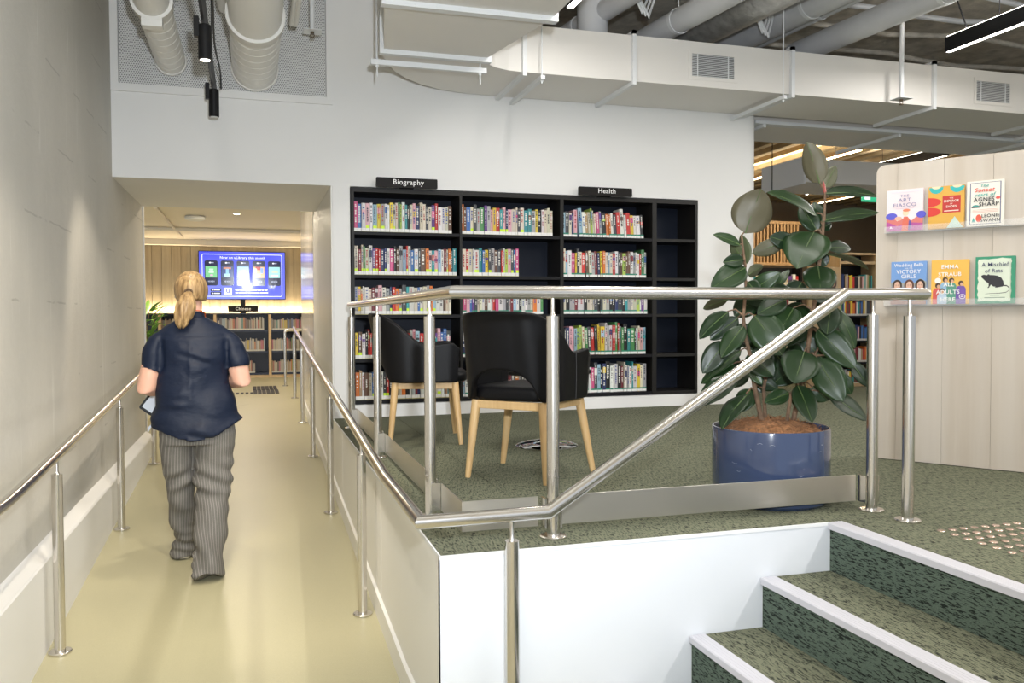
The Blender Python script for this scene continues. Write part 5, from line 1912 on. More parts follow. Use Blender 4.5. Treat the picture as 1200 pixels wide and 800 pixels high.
pipe('ceiling_pipe', 'grey pipe above the first duct grille, its clamp in view', (2.60, 4.9, 3.22), (2.98, 1.6, 3.22), 0.10, clips=(0.42,))
pipe('ceiling_pipe', 'slimmer grey pipe near the branch duct', (2.0, 5.4, 3.35), (2.55, 1.5, 3.35), 0.085, clips=(0.3,))
pipe('lagged_duct', 'silver foil lagged duct between two grey ceiling pipes', (3.05, 5.2, 3.36), (3.50, 1.5, 3.36), 0.175, M_foil)
pipe('ceiling_pipe', 'thick grey pipe past the foil lagged duct', (3.75, 5.2, 3.42), (4.06, 1.5, 3.42), 0.125, clips=(0.5,))
pipe('ceiling_pipe', 'thin grey pipe hugging the thick one past the foil lagged duct', (4.02, 5.2, 3.42), (4.30, 1.5, 3.42), 0.045, clips=(0.45,))
pipe('ceiling_pipe', 'long grey pipe beside the sprinkler drop', (4.27, 4.1, 3.25), (4.50, 1.4, 3.25), 0.105, clips=(0.62,))
pipe('ceiling_pipe', 'broad pale pipe stub dropping behind the duct near the branch', (2.16, 3.9, 2.9), (2.16, 3.9, CEIL), 0.13)
pipe('sprinkler_pipe', 'red sprinkler main up against the sprayed ceiling', (4.7, 3.12, 3.70), (9.5, 3.12, 3.70), 0.035, M_red)
pipe('sprinkler_pipe', 'red sprinkler branch above the long grey pipe', (3.9, 2.6, 3.66), (4.6, 2.4, 3.66), 0.035, M_red)
cr_ = random.Random(6)
for k, (y, z, lab) in enumerate(((3.75, 3.62, 'conduit lowest over the duct'), (4.2, 3.60, 'second conduit over the duct'), (2.9, 3.64, 'conduit next to the red sprinkler main'),
                                 (4.8, 3.58, 'conduit farthest behind the duct'), (3.35, 3.66, 'conduit crossing above the black pendant'))):
    pts = [(4.4 + 0.5 * q, y + 0.05 * math.sin(q * 0.9 + k), z + 0.02 * math.sin(q * 1.7 + k)) for q in range(14)]
    tag(MB().tube(pts, 0.026, 8).build('ceiling_conduit', M_ins if k % 2 else M_pipe, None), 'oversprayed ' + lab + ' on the rough ceiling', 'pipe')
# cable loops
for k, (x, y, lab) in enumerate(((2.42, 3.5, 'between the first two grey pipes'), (3.62, 3.65, 'between the foil lagged duct and thick pipe'))):
    mb = MB()
    for q in range(3):
        o = 0.03 * q
        mb.tube([(x - 0.12 + o, y, CEIL), (x - 0.10 + o, y - 0.05, 3.40 - o), (x - 0.02 + o, y - 0.05, 3.24 - o * 0.5), (x + 0.05 + o, y, 3.36), (x + 0.06 + o, y, CEIL)], 0.011, 7)
    tag(mb.build('cable_bundle', M_flange, None), 'looped pale cable bundle hanging ' + lab, 'cable')
cb = MB()
cb.tube([(4.72, 2.62, CEIL), (4.735, 2.60, 3.45), (4.70, 2.62, 3.3), (4.76, 2.6, 3.12), (4.79, 2.6, 3.06)], 0.006, 6)
tag(cb.build('power_cable', M_black, None), 'thin brown power cable dropping to the black pendant light', 'cable')

# sprinkler drops
def sprinkler(label, x, y, zt, zb):
    t = thing('sprinkler', label, 'sprinkler', (x, y, zb))
    MB().tube([(0, 0, 0.05), (0, 0, zt - zb)], 0.019, 12).build('drop_pipe', M_flange, t)
    MB().box(-0.065, 0.065, -0.065, 0.065, 0.045, 0.049).build('heat_shield', M_flange, t)
    mb = MB().tube([(0, 0, 0.045), (0, 0, 0.028)], 0.014, 10)
    for s in (-1, 1):
        mb.tube([(s * 0.011, 0, 0.03), (s * 0.015, 0, 0.014), (0, 0, 0.003)], 0.003, 6)
    mb.lathe([(0.0, 0.0), (0.02, 0.0), (0.02, 0.003), (0.0, 0.003)], 14, cap=False)
    mb.build('sprinkler_head', mat('brass_dark', (0.16, 0.12, 0.08), 0.35, 0.9), t)


sprinkler('sprinkler drop with square shield hanging in front of the cream duct', 4.70, 3.2, CEIL, 2.60)
sprinkler('sprinkler drop with square shield before the perforated panel', -0.155, 3.72, CEIL, 2.885)

# linear pendants; those out of view are added to light the room
def pendant(label, x, y0, y1, z, h=0.115, wd=0.06, energy=30, color=(1.0, 0.965, 0.92)):
    t = thing('linear_pendant', label, 'light', (x, (y0 + y1) / 2, z), 0)
    L_ = (y1 - y0) / 2
    mb = MB()
    mb.box(-wd / 2, -wd / 2 + 0.004, -L_, L_, 0, h)
    mb.box(wd / 2 - 0.004, wd / 2, -L_, L_, 0, h)
    mb.box(-wd / 2, wd / 2, -L_, L_, h, h + 0.004)
    mb.box(-wd / 2, wd / 2, -L_ - 0.004, -L_, 0, h + 0.004)
    mb.box(-wd / 2, wd / 2, L_, L_ + 0.004, 0, h + 0.004)
    mb.build('housing', M_black, t)
    MB().box(-wd / 2 + 0.0045, wd / 2 - 0.0045, -L_, L_, 0.004, 0.012).build('diffuser', M_led, t)
    for s in (-0.7, 0.7):
        MB().tube([(0, s * L_, h), (0, s * L_, CEIL - z)], 0.003, 6).build('suspension_wire', M_black, t)
    lt = light('pendant_lamp', 'AREA', (0, 0, 0.001), energy, color, None, shape='RECTANGLE', size=wd * 0.8, size_y=2 * L_)
    lt.parent = t
    MB().box(-wd / 2 + 0.006, wd / 2 - 0.006, -L_ + 0.01, L_ - 0.01, h + 0.0042, h + 0.009).build('up_fill_strip', M_led, t)  # glowing top strip added with the upward fill
    up = light('pendant_upfill', 'AREA', (0, 0, h + 0.012), energy * 0.30, color, None, shape='RECTANGLE', size=wd * 0.8, size_y=2 * L_)  # upward fill added to brighten the ceiling, pipes and upper wall
    up.parent = t
    up.rotation_euler = (PI, 0, 0)
    return t


PE = 80
pendant('black linear pendant with lit underside at the corner above the duct grille', 4.80, -0.5, 2.80, 2.93, energy=55)
pendant('slim lit pendant between the branch duct and the main duct', 1.53, -0.6, 2.78, 2.95, energy=35)
pendant('black linear pendant beyond the second duct above the display wall', 8.07, 6.2, 7.6, 2.88, energy=18)
for lab, x, y0, y1 in (('added unseen fill pendant over the lower floor behind the steps', 3.2, -4.6, -1.6), ('added unseen fill pendant over the foot of the ramp', -0.9, -4.8, -1.2),
                       ('added unseen fill pendant over the upper stair landing', 6.4, -2.6, 1.0)):
    pendant(lab, x, y0, y1, 2.93, energy=PE)  # out-of-view lamps added as general fill
pendant('black linear pendant over the dim library floor', 8.6, 8.6, 9.9, 2.9, energy=30, color=(1.0, 0.84, 0.6))

# track with spot heads
tk = thing('track_light', 'black ceiling track with two cylinder spots before the perforated panel', 'light', (0, 0, 0))
TZ = 2.485
TX = lambda y: -0.8375 - 0.0085 * (y - 1.95)
MB().tube([(TX(-2.0), -2.0, TZ), (TX(3.92), 3.92, TZ)], 0.019, 4).build('track', M_black, tk)
mb = MB()
for y in (-1.0, 1.2, 3.4):
    mb.tube([(TX(y), y, TZ), (TX(y), y, CEIL)], 0.0035, 6)
mb.build('suspension_rod', M_black, tk)
mb = MB()
pts = [(TX(y) + 0.045 + 0.008 * math.sin(4 * y), y, TZ + 0.02 + 0.01 * math.sin(6 * y)) for y in [-2.0 + 0.25 * k for k in range(23)]]
mb.tube(pts + [(TX(3.6) + 0.05, 3.72, TZ - 0.02)], 0.006, 6)
mb.build('track_cable', M_black, tk)
SPOTS = [(2.30, 55, (-1.5, 3.6, -0.35)), (3.72, 0, None), (-0.4, 120, (-1.25, 1.9, -0.6)), (0.9, 90, (-0.5, 2.6, -0.7))]
for y, e, tg in SPOTS:
    sp = bpy.data.objects.new('spot_head', None)
    x = TX(y)
    body = MB().lathe([(0.0, 0.0), (0.033, 0.0), (0.036, 0.004), (0.036, 0.19), (0.033, 0.194), (0.0, 0.194)], 22, (x - 0.0, y, TZ - 0.225), cap=False)
    o = body.build('spot_head', M_black, tk)
    MB().box(x - 0.058, x - 0.03, y - 0.02, y + 0.02, TZ - 0.10, TZ + 0.012).build('driver_box', M_black, o)
    MB().lathe([(0.0, -0.002), (0.027, -0.002), (0.027, 0.0), (0.0, 0.0)], 18, (x, y, TZ - 0.2255), cap=False).build('lens', M_spotlens if e else M_flange, o)
    if e:
        light('spot_lamp', 'SPOT', (x, y, TZ - 0.24), e, (1.0, 0.88, 0.70), tg, spot_size=math.radians(62), spot_blend=0.55, shadow_soft_size=0.03)

# spiral ducts through the panel
def spiral(label, x0, z0, x1, z1, y1, r, band, cpl):
    t = thing('spiral_duct', label, 'duct', (0, 0, 0))
    p, q = Vector((x0, YB - 0.022, z0)), Vector((x1, y1, z1))
    MB().tube([p, q], r, 32).build('duct_body', M_spiral, t)
    n = int((q - p).length / band)
    mb = MB()
    d = (q - p).normalized()
    for k in range(1, min(n, int(cpl / band) + 1)):
        c = p + d * band * k
        mb.tube([c - d * 0.004, c, c + d * 0.004], [r + 0.0002, r + 0.003, r + 0.0002], 32, cap=False)
    mb.build('seam_ring', M_spiral, t)
    mb = MB().tube([p, p + d * 0.02], [r + 0.010, r + 0.008], 32)
    mb.build('collar', M_spiral, t)
    c = p + d * cpl
    mb = MB().tube([c - d * 0.03, c, c + d * 0.10], [r + 0.004, r + 0.016, r + 0.020], 32)
    if r < 0.12:
        mb.box(c.x - 0.06, c.x + 0.06, c.y - 0.10, c.y - 0.02, c.z - r - 0.055, c.z - r + 0.02)
    mb.build('damper', M_spiral, t)


spiral('slim white spiral duct entering the perforated panel nearest the concrete wall', -1.168, 2.735, -1.18, 2.80, 1.0, 0.105, 0.13, 1.12)
spiral('fat white spiral duct entering the perforated panel right of the track light', -0.565, 2.725, -0.555, 2.85, 1.0, 0.168, 0.13, 1.0)
tag(MB().tube([(-0.762, 3.55, 3.0), (-0.762, 1.0, 3.0)], 0.055, 14).build('drain_pipe', M_spiral, None), 'short white pipe with red rim alongside the fat spiral duct', 'pipe')
mb = MB()
for q in (-0.315, -0.285):
    mb.tube([(q, 3.5, 2.90), (q, 1.0, 2.93)], 0.018, 10)
tag(mb.build('insulated_pipes', M_spiral, None), 'twin lagged pipes along the other side of the fat spiral duct', 'pipe')

# ================================================================== PERSON
def remeshed(mb, name, voxel, smooth_it=2, mt=None, parent=None, deform=None, bake=True):
    me = mb.mesh(name + '_src', [mt])
    bm = bmesh.new()
    bm.from_mesh(me)
    bmesh.ops.recalc_face_normals(bm, faces=bm.faces)
    bm.to_mesh(me)
    bm.free()
    ob = bpy.data.objects.new(name + '_src', me)
    COL.objects.link(ob)
    rm = ob.modifiers.new('r', 'REMESH')
    rm.mode = 'VOXEL'
    rm.voxel_size = voxel
    sm_ = ob.modifiers.new('s', 'SMOOTH')
    sm_.factor = 0.5
    sm_.iterations = smooth_it
    dg = bpy.context.evaluated_depsgraph_get()
    me2 = bpy.data.meshes.new_from_object(ob.evaluated_get(dg))
    bpy.data.objects.remove(ob)
    me2.name = name
    if deform:
        me2.update()
        nor = [Vector(v.normal) for v in me2.vertices]
        for v, nn in zip(me2.vertices, nor):
            v.co = v.co + deform(v.co, nn)
    me2.polygons.foreach_set('use_smooth', [True] * len(me2.polygons))
    me2.materials.clear()
    me2.materials.append(mt)
    me2.update()
    o = bpy.data.objects.new(name, me2)
    COL.objects.link(o)
    o.parent = parent
    return o


def ering(c, hw, hd, ax=None, n=28, pw=2.0, tilt=None):
    """ellipse ring in the plane whose normal is ax"""
    c = Vector(c)
    ax = Vector(ax or (0, 0, 1)).normalized()
    u = Vector((1, 0, 0))
    u = (u - ax * u.dot(ax)).normalized()
    v = ax.cross(u)
    out = []
    for k in range(n):
        a = 2 * PI * k / n
        cx, sx = math.cos(a), math.sin(a)
        px = math.copysign(abs(cx) ** (2 / pw), cx)
        py = math.copysign(abs(sx) ** (2 / pw), sx)
        out.append(c + u * px * hw + v * py * hd)
    return out


def limb(mb, pts, rr, seg=18):
    """tapered round limb with domed ends"""
    P_ = [Vector(p) for p in pts]
    d0 = (P_[0] - P_[1]).normalized()
    d1 = (P_[-1] - P_[-2]).normalized()
    pp = [P_[0] + d0 * rr[0] * 0.85, P_[0] + d0 * rr[0] * 0.5] + P_ + [P_[-1] + d1 * rr[-1] * 0.5, P_[-1] + d1 * rr[-1] * 0.85]
    r2 = [rr[0] * 0.35, rr[0] * 0.85] + list(rr) + [rr[-1] * 0.85, rr[-1] * 0.35]
    mb.tube(pp, r2, seg)


def blob(mb, c, rx, ry, rz_, n=20, m_=12):
    mb.rings([[(c[0] + rx * math.sin(PI * (i + 0.02) / (m_ + 0.04)) * math.cos(2 * PI * k / n), c[1] + ry * math.sin(PI * (i + 0.02) / (m_ + 0.04)) * math.sin(2 * PI * k / n),
               c[2] - rz_ * math.cos(PI * (i + 0.02) / (m_ + 0.04))) for k in range(n)] for i in range(m_ + 1)])


M_skin = mat('skin', (0.62, 0.36, 0.27), 0.5, noise_scale=14, noise_amt=0.06, spec=0.4)
P_s = M_skin.node_tree.nodes['Principled BSDF']
P_s.inputs['Subsurface Weight'].default_value = 0.12
P_s.inputs['Subsurface Radius'].default_value = (0.02, 0.008, 0.004)
M_shirt = mat('navy_shirt', (0.0035, 0.009, 0.027), 0.55, spec=0.3, bump=0.45, bump_scale=5, stretch=(1.0, 1.0, 1.7))
for n_ in M_shirt.node_tree.nodes:
    if n_.type == 'BUMP':
        n_.inputs['Distance'].default_value = 0.03


def pinstripe():
    mt = mat('pinstripe_wool', (0.10, 0.095, 0.09), 0.75)
    nt, N, L, P = nodes_of(mt)
    tc = N.new('ShaderNodeTexCoord')
    sp = N.new('ShaderNodeSeparateXYZ')
    L.new(tc.outputs['Object'], sp.inputs[0])
    wob = math_node(nt, 'MULTIPLY', noise_tex(nt, mapped(nt, (1, 1, 0.6), 'Object'), 2.0, 2), 0.05)
    xx = math_node(nt, 'ADD', sp.outputs['X'], wob)
    xx = math_node(nt, 'ADD', xx, math_node(nt, 'MULTIPLY', sp.outputs['Y'], 0.25))
    fr = math_node(nt, 'FRACT', math_node(nt, 'MULTIPLY', xx, 66.0))
    ln = math_node(nt, 'LESS_THAN', math_node(nt, 'ABSOLUTE', math_node(nt, 'SUBTRACT', fr, 0.5)), 0.13)
    n = noise_tex(nt, mapped(nt, (1, 1, 1), 'Object'), 400, 2)
    base = mix_color(nt, ramp(nt, n, 0.3, 0.7), (0.095, 0.09, 0.083), (0.145, 0.137, 0.125))
    L.new(mix_color(nt, math_node(nt, 'MULTIPLY', ln, 0.38), base, (0.36, 0.345, 0.32)), P.inputs['Base Color'])
    return mt


M_trs = pinstripe()


def hair_mat():
    mt = mat('blonde_hair', (0.45, 0.29, 0.13), 0.42, spec=0.4)
    nt, N, L, P = nodes_of(mt)
    a = noise_tex(nt, mapped(nt, (60, 60, 3.5), 'Object'), 1.0, 3, 0.6)
    L.new(mix_color(nt, ramp(nt, a, 0.3, 0.7), (0.15, 0.085, 0.035), (0.52, 0.35, 0.17)), P.inputs['Base Color'])
    bump_to(nt, P, a, 0.5, 0.004)
    return mt


M_hair = hair_mat()
PX, PY = -0.95, 2.45
per = thing('person', 'person in navy shirt and pinstripe trousers walking up the ramp, blonde ponytail', 'person', (PX, PY, fz(PY)))

# --- body: one continuous surface
mb = MB()
tor = [(0.84, 0.02, 0.17, 0.11), (0.95, 0.02, 0.165, 0.105), (1.08, 0.02, 0.15, 0.10), (1.22, 0.02, 0.165, 0.10), (1.34, 0.025, 0.175, 0.095), (1.41, 0.025, 0.14, 0.08), (1.45, 0.02, 0.08, 0.065)]
mb.rings([ering((cx, 0, z), hw, hd) for z, cx, hw, hd in tor])
limb(mb, [(0.018, -0.005, 1.42), (0.014, 0.01, 1.50), (0.010, 0.022, 1.56)], [0.062, 0.055, 0.055])
# head: skull, jaw, nose, ears
blob(mb, (0.006, 0.030, 1.640), 0.074, 0.094, 0.100)
blob(mb, (0.008, 0.065, 1.575), 0.052, 0.058, 0.058)
limb(mb, [(0.008, 0.118, 1.655), (0.008, 0.140, 1.622)], [0.010, 0.014], 10)
for s in (-1, 1):
    blob(mb, (0.006 + s * 0.076, 0.018, 1.625), 0.009, 0.018, 0.030, 12, 8)
    blob(mb, (0.007 + s * 0.018, 0.112, 1.560), 0.018, 0.010, 0.006, 12, 8)
# arms
SL, EL, WL = (-0.170, -0.005, 1.385), (-0.232, -0.030, 1.085), (-0.150, 0.195, 1.035)
SR, ER, WR = (0.215, -0.005, 1.385), (0.276, -0.030, 1.115), (0.185, 0.195, 1.075)
for s_, e_, w_ in ((SL, EL, WL), (SR, ER, WR)):
    s_, e_, w_ = Vector(s_), Vector(e_), Vector(w_)
    limb(mb, [s_.lerp(e_, 0.16) + Vector((0.02 if s_.x < 0 else -0.02, 0, 0)), s_.lerp(e_, 0.5), s_.lerp(e_, 0.85), e_, e_.lerp(w_, 0.25), e_.lerp(w_, 0.6), w_], [0.046, 0.057, 0.057, 0.054, 0.054, 0.043, 0.028])


def hand(mb, wrist, fwd, palm_dn, thumb_side, curl):
    f = Vector(fwd).normalized()
    d = Vector(palm_dn)
    d = (d - f * d.dot(f)).normalized()
    s = f.cross(d).normalized() * thumb_side
    w_ = Vector(wrist)
    # palm slab
    rings = []
    for t, hw, hd in ((-0.02, 0.020, 0.016), (0.0, 0.026, 0.018), (0.04, 0.038, 0.016), (0.075, 0.040, 0.014), (0.088, 0.036, 0.010)):
        c = w_ + f * t
        rings.append([c + s * hw * math.cos(2 * PI * k / 16) + d * hd * math.sin(2 * PI * k / 16) for k in range(16)])
    mb.rings(rings)
    for i, (o, ln, r_) in enumerate(((0.028, 0.070, 0.0088), (0.009, 0.078, 0.0090), (-0.010, 0.072, 0.0086), (-0.028, 0.056, 0.0078))):
        p = w_ + f * 0.078 + s * o
        pts = [p - f * 0.02, p]
        a = 0.15
        for seg_ in (0.45, 0.32, 0.23):
            a += curl
            p = p + (f * math.cos(a) + d * math.sin(a)) * ln * seg_
            pts.append(p)
        limb(mb, pts, [r_, r_, r_ * 0.95, r_ * 0.88, r_ * 0.75], 10)
    p = w_ + f * 0.015 + s * 0.022
    q = p + (s * 0.75 + f * 0.6 + d * 0.15).normalized() * 0.042
    limb(mb, [p, q, q + (f * 0.9 + s * 0.2 + d * 0.35).normalized() * 0.034, q + (f * 0.9 + d * 0.45).normalized() * 0.058], [0.013, 0.011, 0.0098, 0.008], 10)


hand(mb, WL, (0.30, 0.90, -0.12), (0.75, 0.0, -0.35), -1, 0.42)
hand(mb, WR, (-0.55, 0.80, -0.05), (-0.6, -0.1, -0.7), 1, 0.40)
# legs under the trousers, feet
LEGL = [(-0.085, 0.0, 0.84), (-0.080, 0.085, 0.46), (-0.072, 0.235, 0.09)]
LEGR = [(0.115, 0.0, 0.84), (0.108, 0.005, 0.46), (0.088, -0.205, 0.10)]
for lg in (LEGL, LEGR):
    a, k_, c = (Vector(q) for q in lg)
    limb(mb, [a, a.lerp(k_, 0.5), k_, k_.lerp(c, 0.35), c], [0.088, 0.072, 0.052, 0.052, 0.036])
body = remeshed(mb, 'body', 0.0072, 3, M_skin, per)

# --- shirt
def hemz(x, side):
    t = max(-1, min(1, (x - 0.03) / 0.24))
    return 0.768 + (0.112 if t > 0 else 0.085) * abs(t) ** 1.6


mb = MB()
rows = [(None, 0.035, 0.252, 0.172), (0.90, 0.032, 0.236, 0.168), (1.00, 0.026, 0.212, 0.158), (1.10, 0.021, 0.200, 0.148), (1.20, 0.020, 0.200, 0.142), (1.29, 0.022, 0.204, 0.136),
        (1.35, 0.024, 0.206, 0.124), (1.395, 0.024, 0.192, 0.106), (1.425, 0.022, 0.158, 0.092), (1.462, 0.020, 0.090, 0.076), (1.475, 0.018, 0.070, 0.066)]
rings = []
for z, cx, hw, hd in rows:
    rg = ering((cx, -0.002, z or 0.8), hw, hd, n=40, pw=2.25)
    if z is None:
        rg = [Vector((p.x, p.y, hemz(p.x, 0))) for p in rg]
    rings.append(rg)
mb.rings(rings)
for s_, e_, hw in ((SL, EL, 0.066), (SR, ER, 0.066)):
    s_, e_ = Vector(s_), Vector(e_)
    ax = (e_ - s_).normalized()
    t1 = 0.72 if s_.x < 0 else 0.76
    mb.rings([ering(s_ + ax * -0.01 + Vector((0.05 if s_.x < 0 else -0.05, 0, 0)), 0.035, 0.050, -ax), ering(s_ + ax * 0.03 + Vector((0.014 if s_.x < 0 else -0.014, 0, 0)), 0.058, 0.068, -ax), ering(s_.lerp(e_, 0.32), 0.068, 0.074, -ax),
              ering(s_.lerp(e_, t1), 0.066, 0.076, -ax)])


def shirt_fold(co, n):
    z, x, y = co.z, co.x, co.y
    d = 0.0
    if y < 0.05:
        # soft drag folds running across the back and down the sides
        a = noise.noise(Vector((x * 3.2 + z * 1.8, y * 2, z * 8.5)))
        b_ = noise.noise(Vector((x * 7.0 - z * 4.0, 3.1 + y * 2, z * 5.0)))
        low = smoothstep(1.38, 1.18, z)
        d += low * (0.020 * a + 0.013 * b_)
        d += 0.006 * low * math.sin(60 * z + 22 * x + 5 * a) * smoothstep(-0.1, 0.4, b_)
        # yoke seam
        d -= 0.0028 * math.exp(-((z - (1.372 - 0.10 * (x - 0.02) ** 2)) / 0.006) ** 2)
        # centre back pleat
        d += 0.004 * math.exp(-((x - 0.005) / 0.012) ** 2) * smoothstep(1.37, 1.30, z) * smoothstep(0.9, 1.1, z)
    if abs(x - 0.02) > 0.17 and z > 1.1:
        d += 0.006 * noise.noise(Vector((x * 9, y * 9, z * 14)))
    # hollow where sleeve meets body
    for sx in (-0.150, 0.197):
        d -= 0.008 * math.exp(-((x - sx - (1.3 - z) * (-0.02 if sx < 0 else 0.02)) / 0.016) ** 2) * smoothstep(1.38, 1.32, z) * smoothstep(1.12, 1.2, z)
    return n * d


shirt = remeshed(mb, 'shirt', 0.0078, 2, M_shirt, per, shirt_fold)
# collar band
cl = MB()
rg0 = [Vector((0.016 + 0.064 * math.cos(2 * PI * k / 28), 0.004 + 0.066 * math.sin(2 * PI * k / 28), 1.468 + 0.010 * math.sin(2 * PI * k / 28) * -1)) for k in range(28)]
rings = []
for q, (rk, dz) in enumerate(((1.12, -0.012), (1.0, 0.012), (0.96, 0.028), (0.92, 0.028), (0.92, -0.012))):
    rings.append([Vector((0.016 + (p.x - 0.016) * rk, 0.004 + (p.y - 0.004) * rk, p.z + dz)) for p in rg0])
cl.rings(rings, cap=False)
cl.build('collar', M_shirt, per, sharp=0)
ly = MB()
ly.tube([(0.060, -0.035, 1.512), (0.078, 0.0, 1.500), (0.078, 0.05, 1.465), (0.06, 0.10, 1.40), (0.05, 0.145, 1.28)], 0.007, 8, sy=0.35)
ly.tube([(-0.03, -0.035, 1.512), (-0.046, 0.0, 1.500), (-0.046, 0.05, 1.465), (-0.02, 0.10, 1.40), (0.0, 0.145, 1.28)], 0.007, 8, sy=0.35)
ly.tube([(0.060, -0.035, 1.512), (0.016, -0.062, 1.516), (-0.03, -0.035, 1.512)], 0.007, 8, sy=0.35)
ly.build('lanyard', mat('lanyard_orange', (0.75, 0.14, 0.03), 0.6), per)

# --- trousers
mb = MB()
mb.rings([ering((0.025, 0.0, 0.985), 0.165, 0.125, n=36, pw=2.3), ering((0.03, 0.0, 0.90), 0.200, 0.145, n=36, pw=2.3), ering((0.032, 0.0, 0.80), 0.212, 0.150, n=36, pw=2.3),
          ering((0.034, 0.0, 0.745), 0.205, 0.140, n=36, pw=2.3)])


def leg(mb, secs):
    mb.rings([ering(c, hw, hd, ax, n=30) for c, hw, hd, ax in secs])


leg(mb, [((-0.080, 0.0, 0.84), 0.095, 0.12, (0, 0.1, -1)), ((-0.084, 0.02, 0.73), 0.096, 0.115, (0, 0.1, -1)), ((-0.076, 0.065, 0.55), 0.084, 0.098, (0, 0.2, -1)),
         ((-0.070, 0.10, 0.43), 0.078, 0.090, (0, 0.3, -1)), ((-0.068, 0.17, 0.28), 0.074, 0.094, (0, 0.35, -1)), ((-0.070, 0.235, 0.14), 0.068, 0.098, (0, 0.3, -1)), ((-0.070, 0.265, 0.035), 0.064, 0.108, (0, 0.1, -1))])
leg(mb, [((0.125, 0.0, 0.84), 0.105, 0.125, (0, 0, -1)), ((0.126, 0.0, 0.73), 0.113, 0.125, (0, 0, -1)), ((0.116, 0.0, 0.58), 0.104, 0.108, (0, -0.05, -1)),
         ((0.110, -0.015, 0.43), 0.096, 0.098, (0, -0.2, -1)), ((0.102, -0.08, 0.28), 0.088, 0.098, (0, -0.35, -1)), ((0.094, -0.15, 0.14), 0.088, 0.104, (0, -0.4, -1)), ((0.086, -0.205, 0.012), 0.084, 0.112, (0, -0.3, -1))])


def trouser_fold(co, n):
    x, y, z = co
    sg = 1 if x > 0.015 else 0
    d = 0.0
    # bunched folds at knee and shin
    kz = 0.50
    d += 0.016 * noise.noise(Vector((x * 6 + z * 5, y * 4, z * 11 + sg * 5))) * smoothstep(0.78, 0.60, z)
    d += 0.011 * math.sin(z * 62 + x * 30 * (1 if sg else -1)) * math.exp(-((z - 0.52) / 0.09) ** 2) * smoothstep(0.08, -0.04, y)
    d += 0.013 * math.sin((x * 42 + z * 26)) * smoothstep(0.36, 0.18, z) * (1 if sg else 0.7)
    d += 0.006 * math.sin(z * 105 + x * 20) * math.exp(-((z - 0.10) / 0.09) ** 2) * (0 if sg else 1)
    return n * d


trs = remeshed(mb, 'trousers', 0.0072, 2, M_trs, per, trouser_fold)

# --- shoes
M_shoe = mat('shoe_black', (0.015, 0.015, 0.016), 0.4)
M_sole = mat('shoe_sole', (0.50, 0.46, 0.36), 0.6)
for cx, cy, z0, pitch in ((-0.070, 0.30, 0.0195, 0.0), (0.088, -0.135, -0.010, 0.30)):
    Mx = Matrix.Translation((cx, cy, z0)) @ Matrix.Rotation(-pitch, 4, 'X') if pitch == 0 else Matrix.Translation((cx, cy, z0)) @ Matrix.Translation((0, 0.10, 0)) @ Matrix.Rotation(-pitch, 4, 'X') @ Matrix.Translation((0, -0.10, 0))
    sh = MB()
    rings, soles = [], []
    for t, hw, hh in ((-0.115, 0.012, 0.030), (-0.105, 0.028, 0.055), (-0.06, 0.034, 0.072), (0.0, 0.034, 0.070), (0.06, 0.042, 0.050), (0.10, 0.042, 0.036), (0.13, 0.030, 0.028), (0.145, 0.010, 0.016)):
        rg = []
        for k in range(16):
            a = 2 * PI * k / 16
            zz = math.sin(a)
            rg.append(Mx @ Vector((hw * math.cos(a), t, 0.018 + (hh * 0.5) * (1 + zz) if zz > -0.5 else 0.018)))
        rings.append(rg)
        so_ = [(hw * 1.06, 0.0), (hw * 1.06, 0.0185), (-hw * 1.06, 0.0185), (-hw * 1.06, 0.0)]
        soles.append([Mx @ Vector((p, t * 1.02, q)) for p, q in so_])
    sh.rings(rings)
    o = sh.build('shoe', M_shoe, per, sharp=0, fixn=True)
    MB().rings(soles, smooth=False).build('shoe_sole', M_sole, o, fixn=True)

# --- hair: cap swept back into a ponytail
hb = MB()
NH = 48
rings = []
for i in range(15):
    ph = PI * (0.02 + 0.66 * i / 14)      # from crown down
    rg = []
    for k in range(NH):
        a = 2 * PI * k / NH
        y = math.sin(a)
        # hairline: lower at the back, higher over the face
        lim = 0.66 - 0.26 * max(0.0, y) ** 1.2
        p_ = PI * (0.02 + lim * i / 14)
        ridge = 1 + 0.020 * math.sin(a * 17 + i * 0.5) * math.sin(PI * i / 14) + 0.012 * math.sin(a * 7 + 1)
        rx, ry, rzz = 0.093 * ridge, 0.112 * ridge, 0.113
        rg.append(Vector((0.006 + rx * math.sin(p_) * math.cos(a), 0.022 + ry * math.sin(p_) * y, 1.632 + rzz * math.cos(p_))))
    rings.append(rg)
rings = rings[::-1]
inner = [[Vector((0.006, 0.022, 1.632)) + (p - Vector((0.006, 0.022, 1.632))) * 0.86 for p in rg] for rg in rings]
hb.rings(inner[::-1] + rings, cap=False)
hb.build('hair', M_hair, per, sharp=0, fixn=True)
pt = MB()
NPT = 36
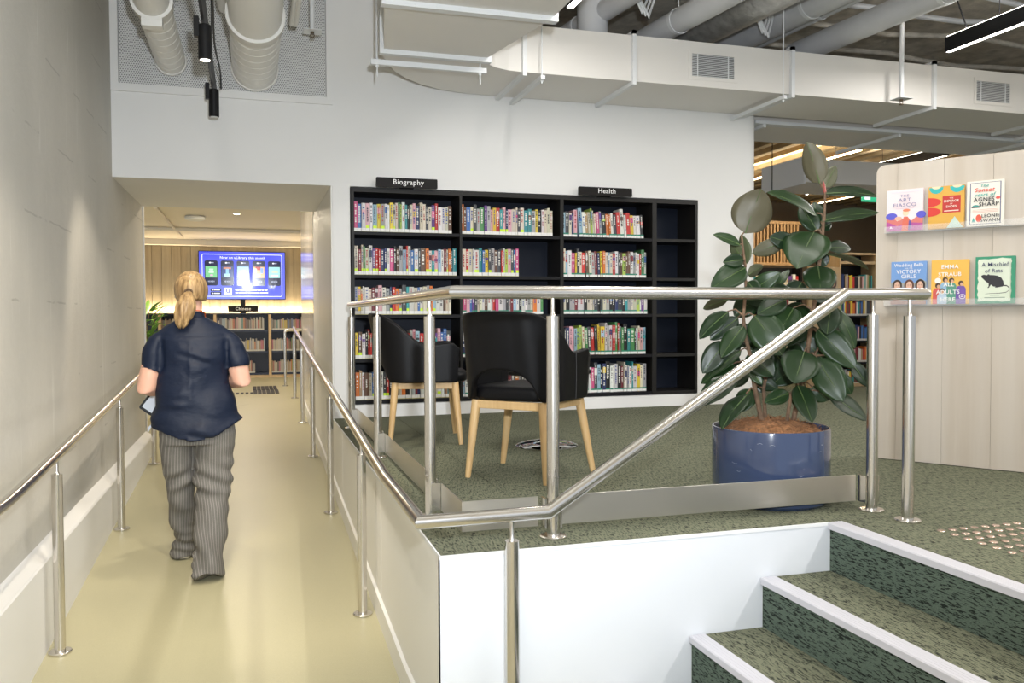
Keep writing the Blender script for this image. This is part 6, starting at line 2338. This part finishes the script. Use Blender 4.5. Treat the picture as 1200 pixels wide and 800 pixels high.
sec = [((0.000, -0.086, 1.622), 0.014, 0.014), ((-0.002, -0.112, 1.612), 0.024, 0.022), ((-0.006, -0.136, 1.585), 0.040, 0.030), ((-0.012, -0.148, 1.54), 0.054, 0.036),
       ((-0.020, -0.150, 1.50), 0.054, 0.036), ((-0.028, -0.148, 1.465), 0.046, 0.030), ((-0.034, -0.146, 1.44), 0.032, 0.020), ((-0.038, -0.145, 1.420), 0.010, 0.006)]
rings = []
for i, (c, hw, hd) in enumerate(sec):
    rg = []
    for k in range(NPT):
        a = 2 * PI * k / NPT
        m_ = 1 + 0.07 * math.sin(a * 9 + 0.4 * i) * min(1, i / 2)
        dz = 0.012 * math.sin(a * 5 + 2) * (1 if i > 5 else 0)
        rg.append(Vector((c[0] + hw * m_ * math.cos(a), c[1] + hd * m_ * math.sin(a), c[2] + dz)))
    rings.append(rg)
pt.rings(rings)
po_ = pt.build('ponytail', M_hair, per, sharp=0)
MB().tube([(0.0 + 0.019 * math.cos(2 * PI * k / 16), -0.100 + 0.006 * math.cos(2 * PI * k / 16), 1.616 + 0.019 * math.sin(2 * PI * k / 16)) for k in range(16)], 0.0055, 8, closed=True).build('hair_tie', mat('hair_tie', (0.10, 0.06, 0.03), 0.7), po_)
# eyes
ey = MB()
for s in (-1, 1):
    blob(ey, (0.007 + s * 0.030, 0.108, 1.640), 0.013, 0.012, 0.009, 14, 8)
ey.build('eyes', mat('eye_white', (0.75, 0.74, 0.72), 0.2), per)
ea = MB()
for s in (-1, 1):
    ea.tube([(0.006 + s * 0.084, 0.02, 1.60), (0.006 + s * 0.086, 0.02, 1.585)], 0.004, 8)
ea.build('earring', mat('earring_silver', (0.8, 0.8, 0.8), 0.2, 1.0), per)

# tablet carried in the left hand: a thing of its own
tb = thing('tablet', 'white screened tablet with dark edge held at the hip by the walking person', 'tablet', (PX - 0.165, PY + 0.205, fz(PY) + 0.985))
tb.rotation_euler = (math.radians(-8), math.radians(38), math.radians(8))
MB().prism(rrect(0.175, 0.245, 0.012), 'y', 0.0, 0.008).build('tablet_case', M_black, tb, fixn=True)
MB().prism(rrect(0.150, 0.215, 0.004), 'y', -0.0008, 0.001).build('tablet_page', mat('tablet_white', (0.62, 0.68, 0.78), 0.25), tb, fixn=True)
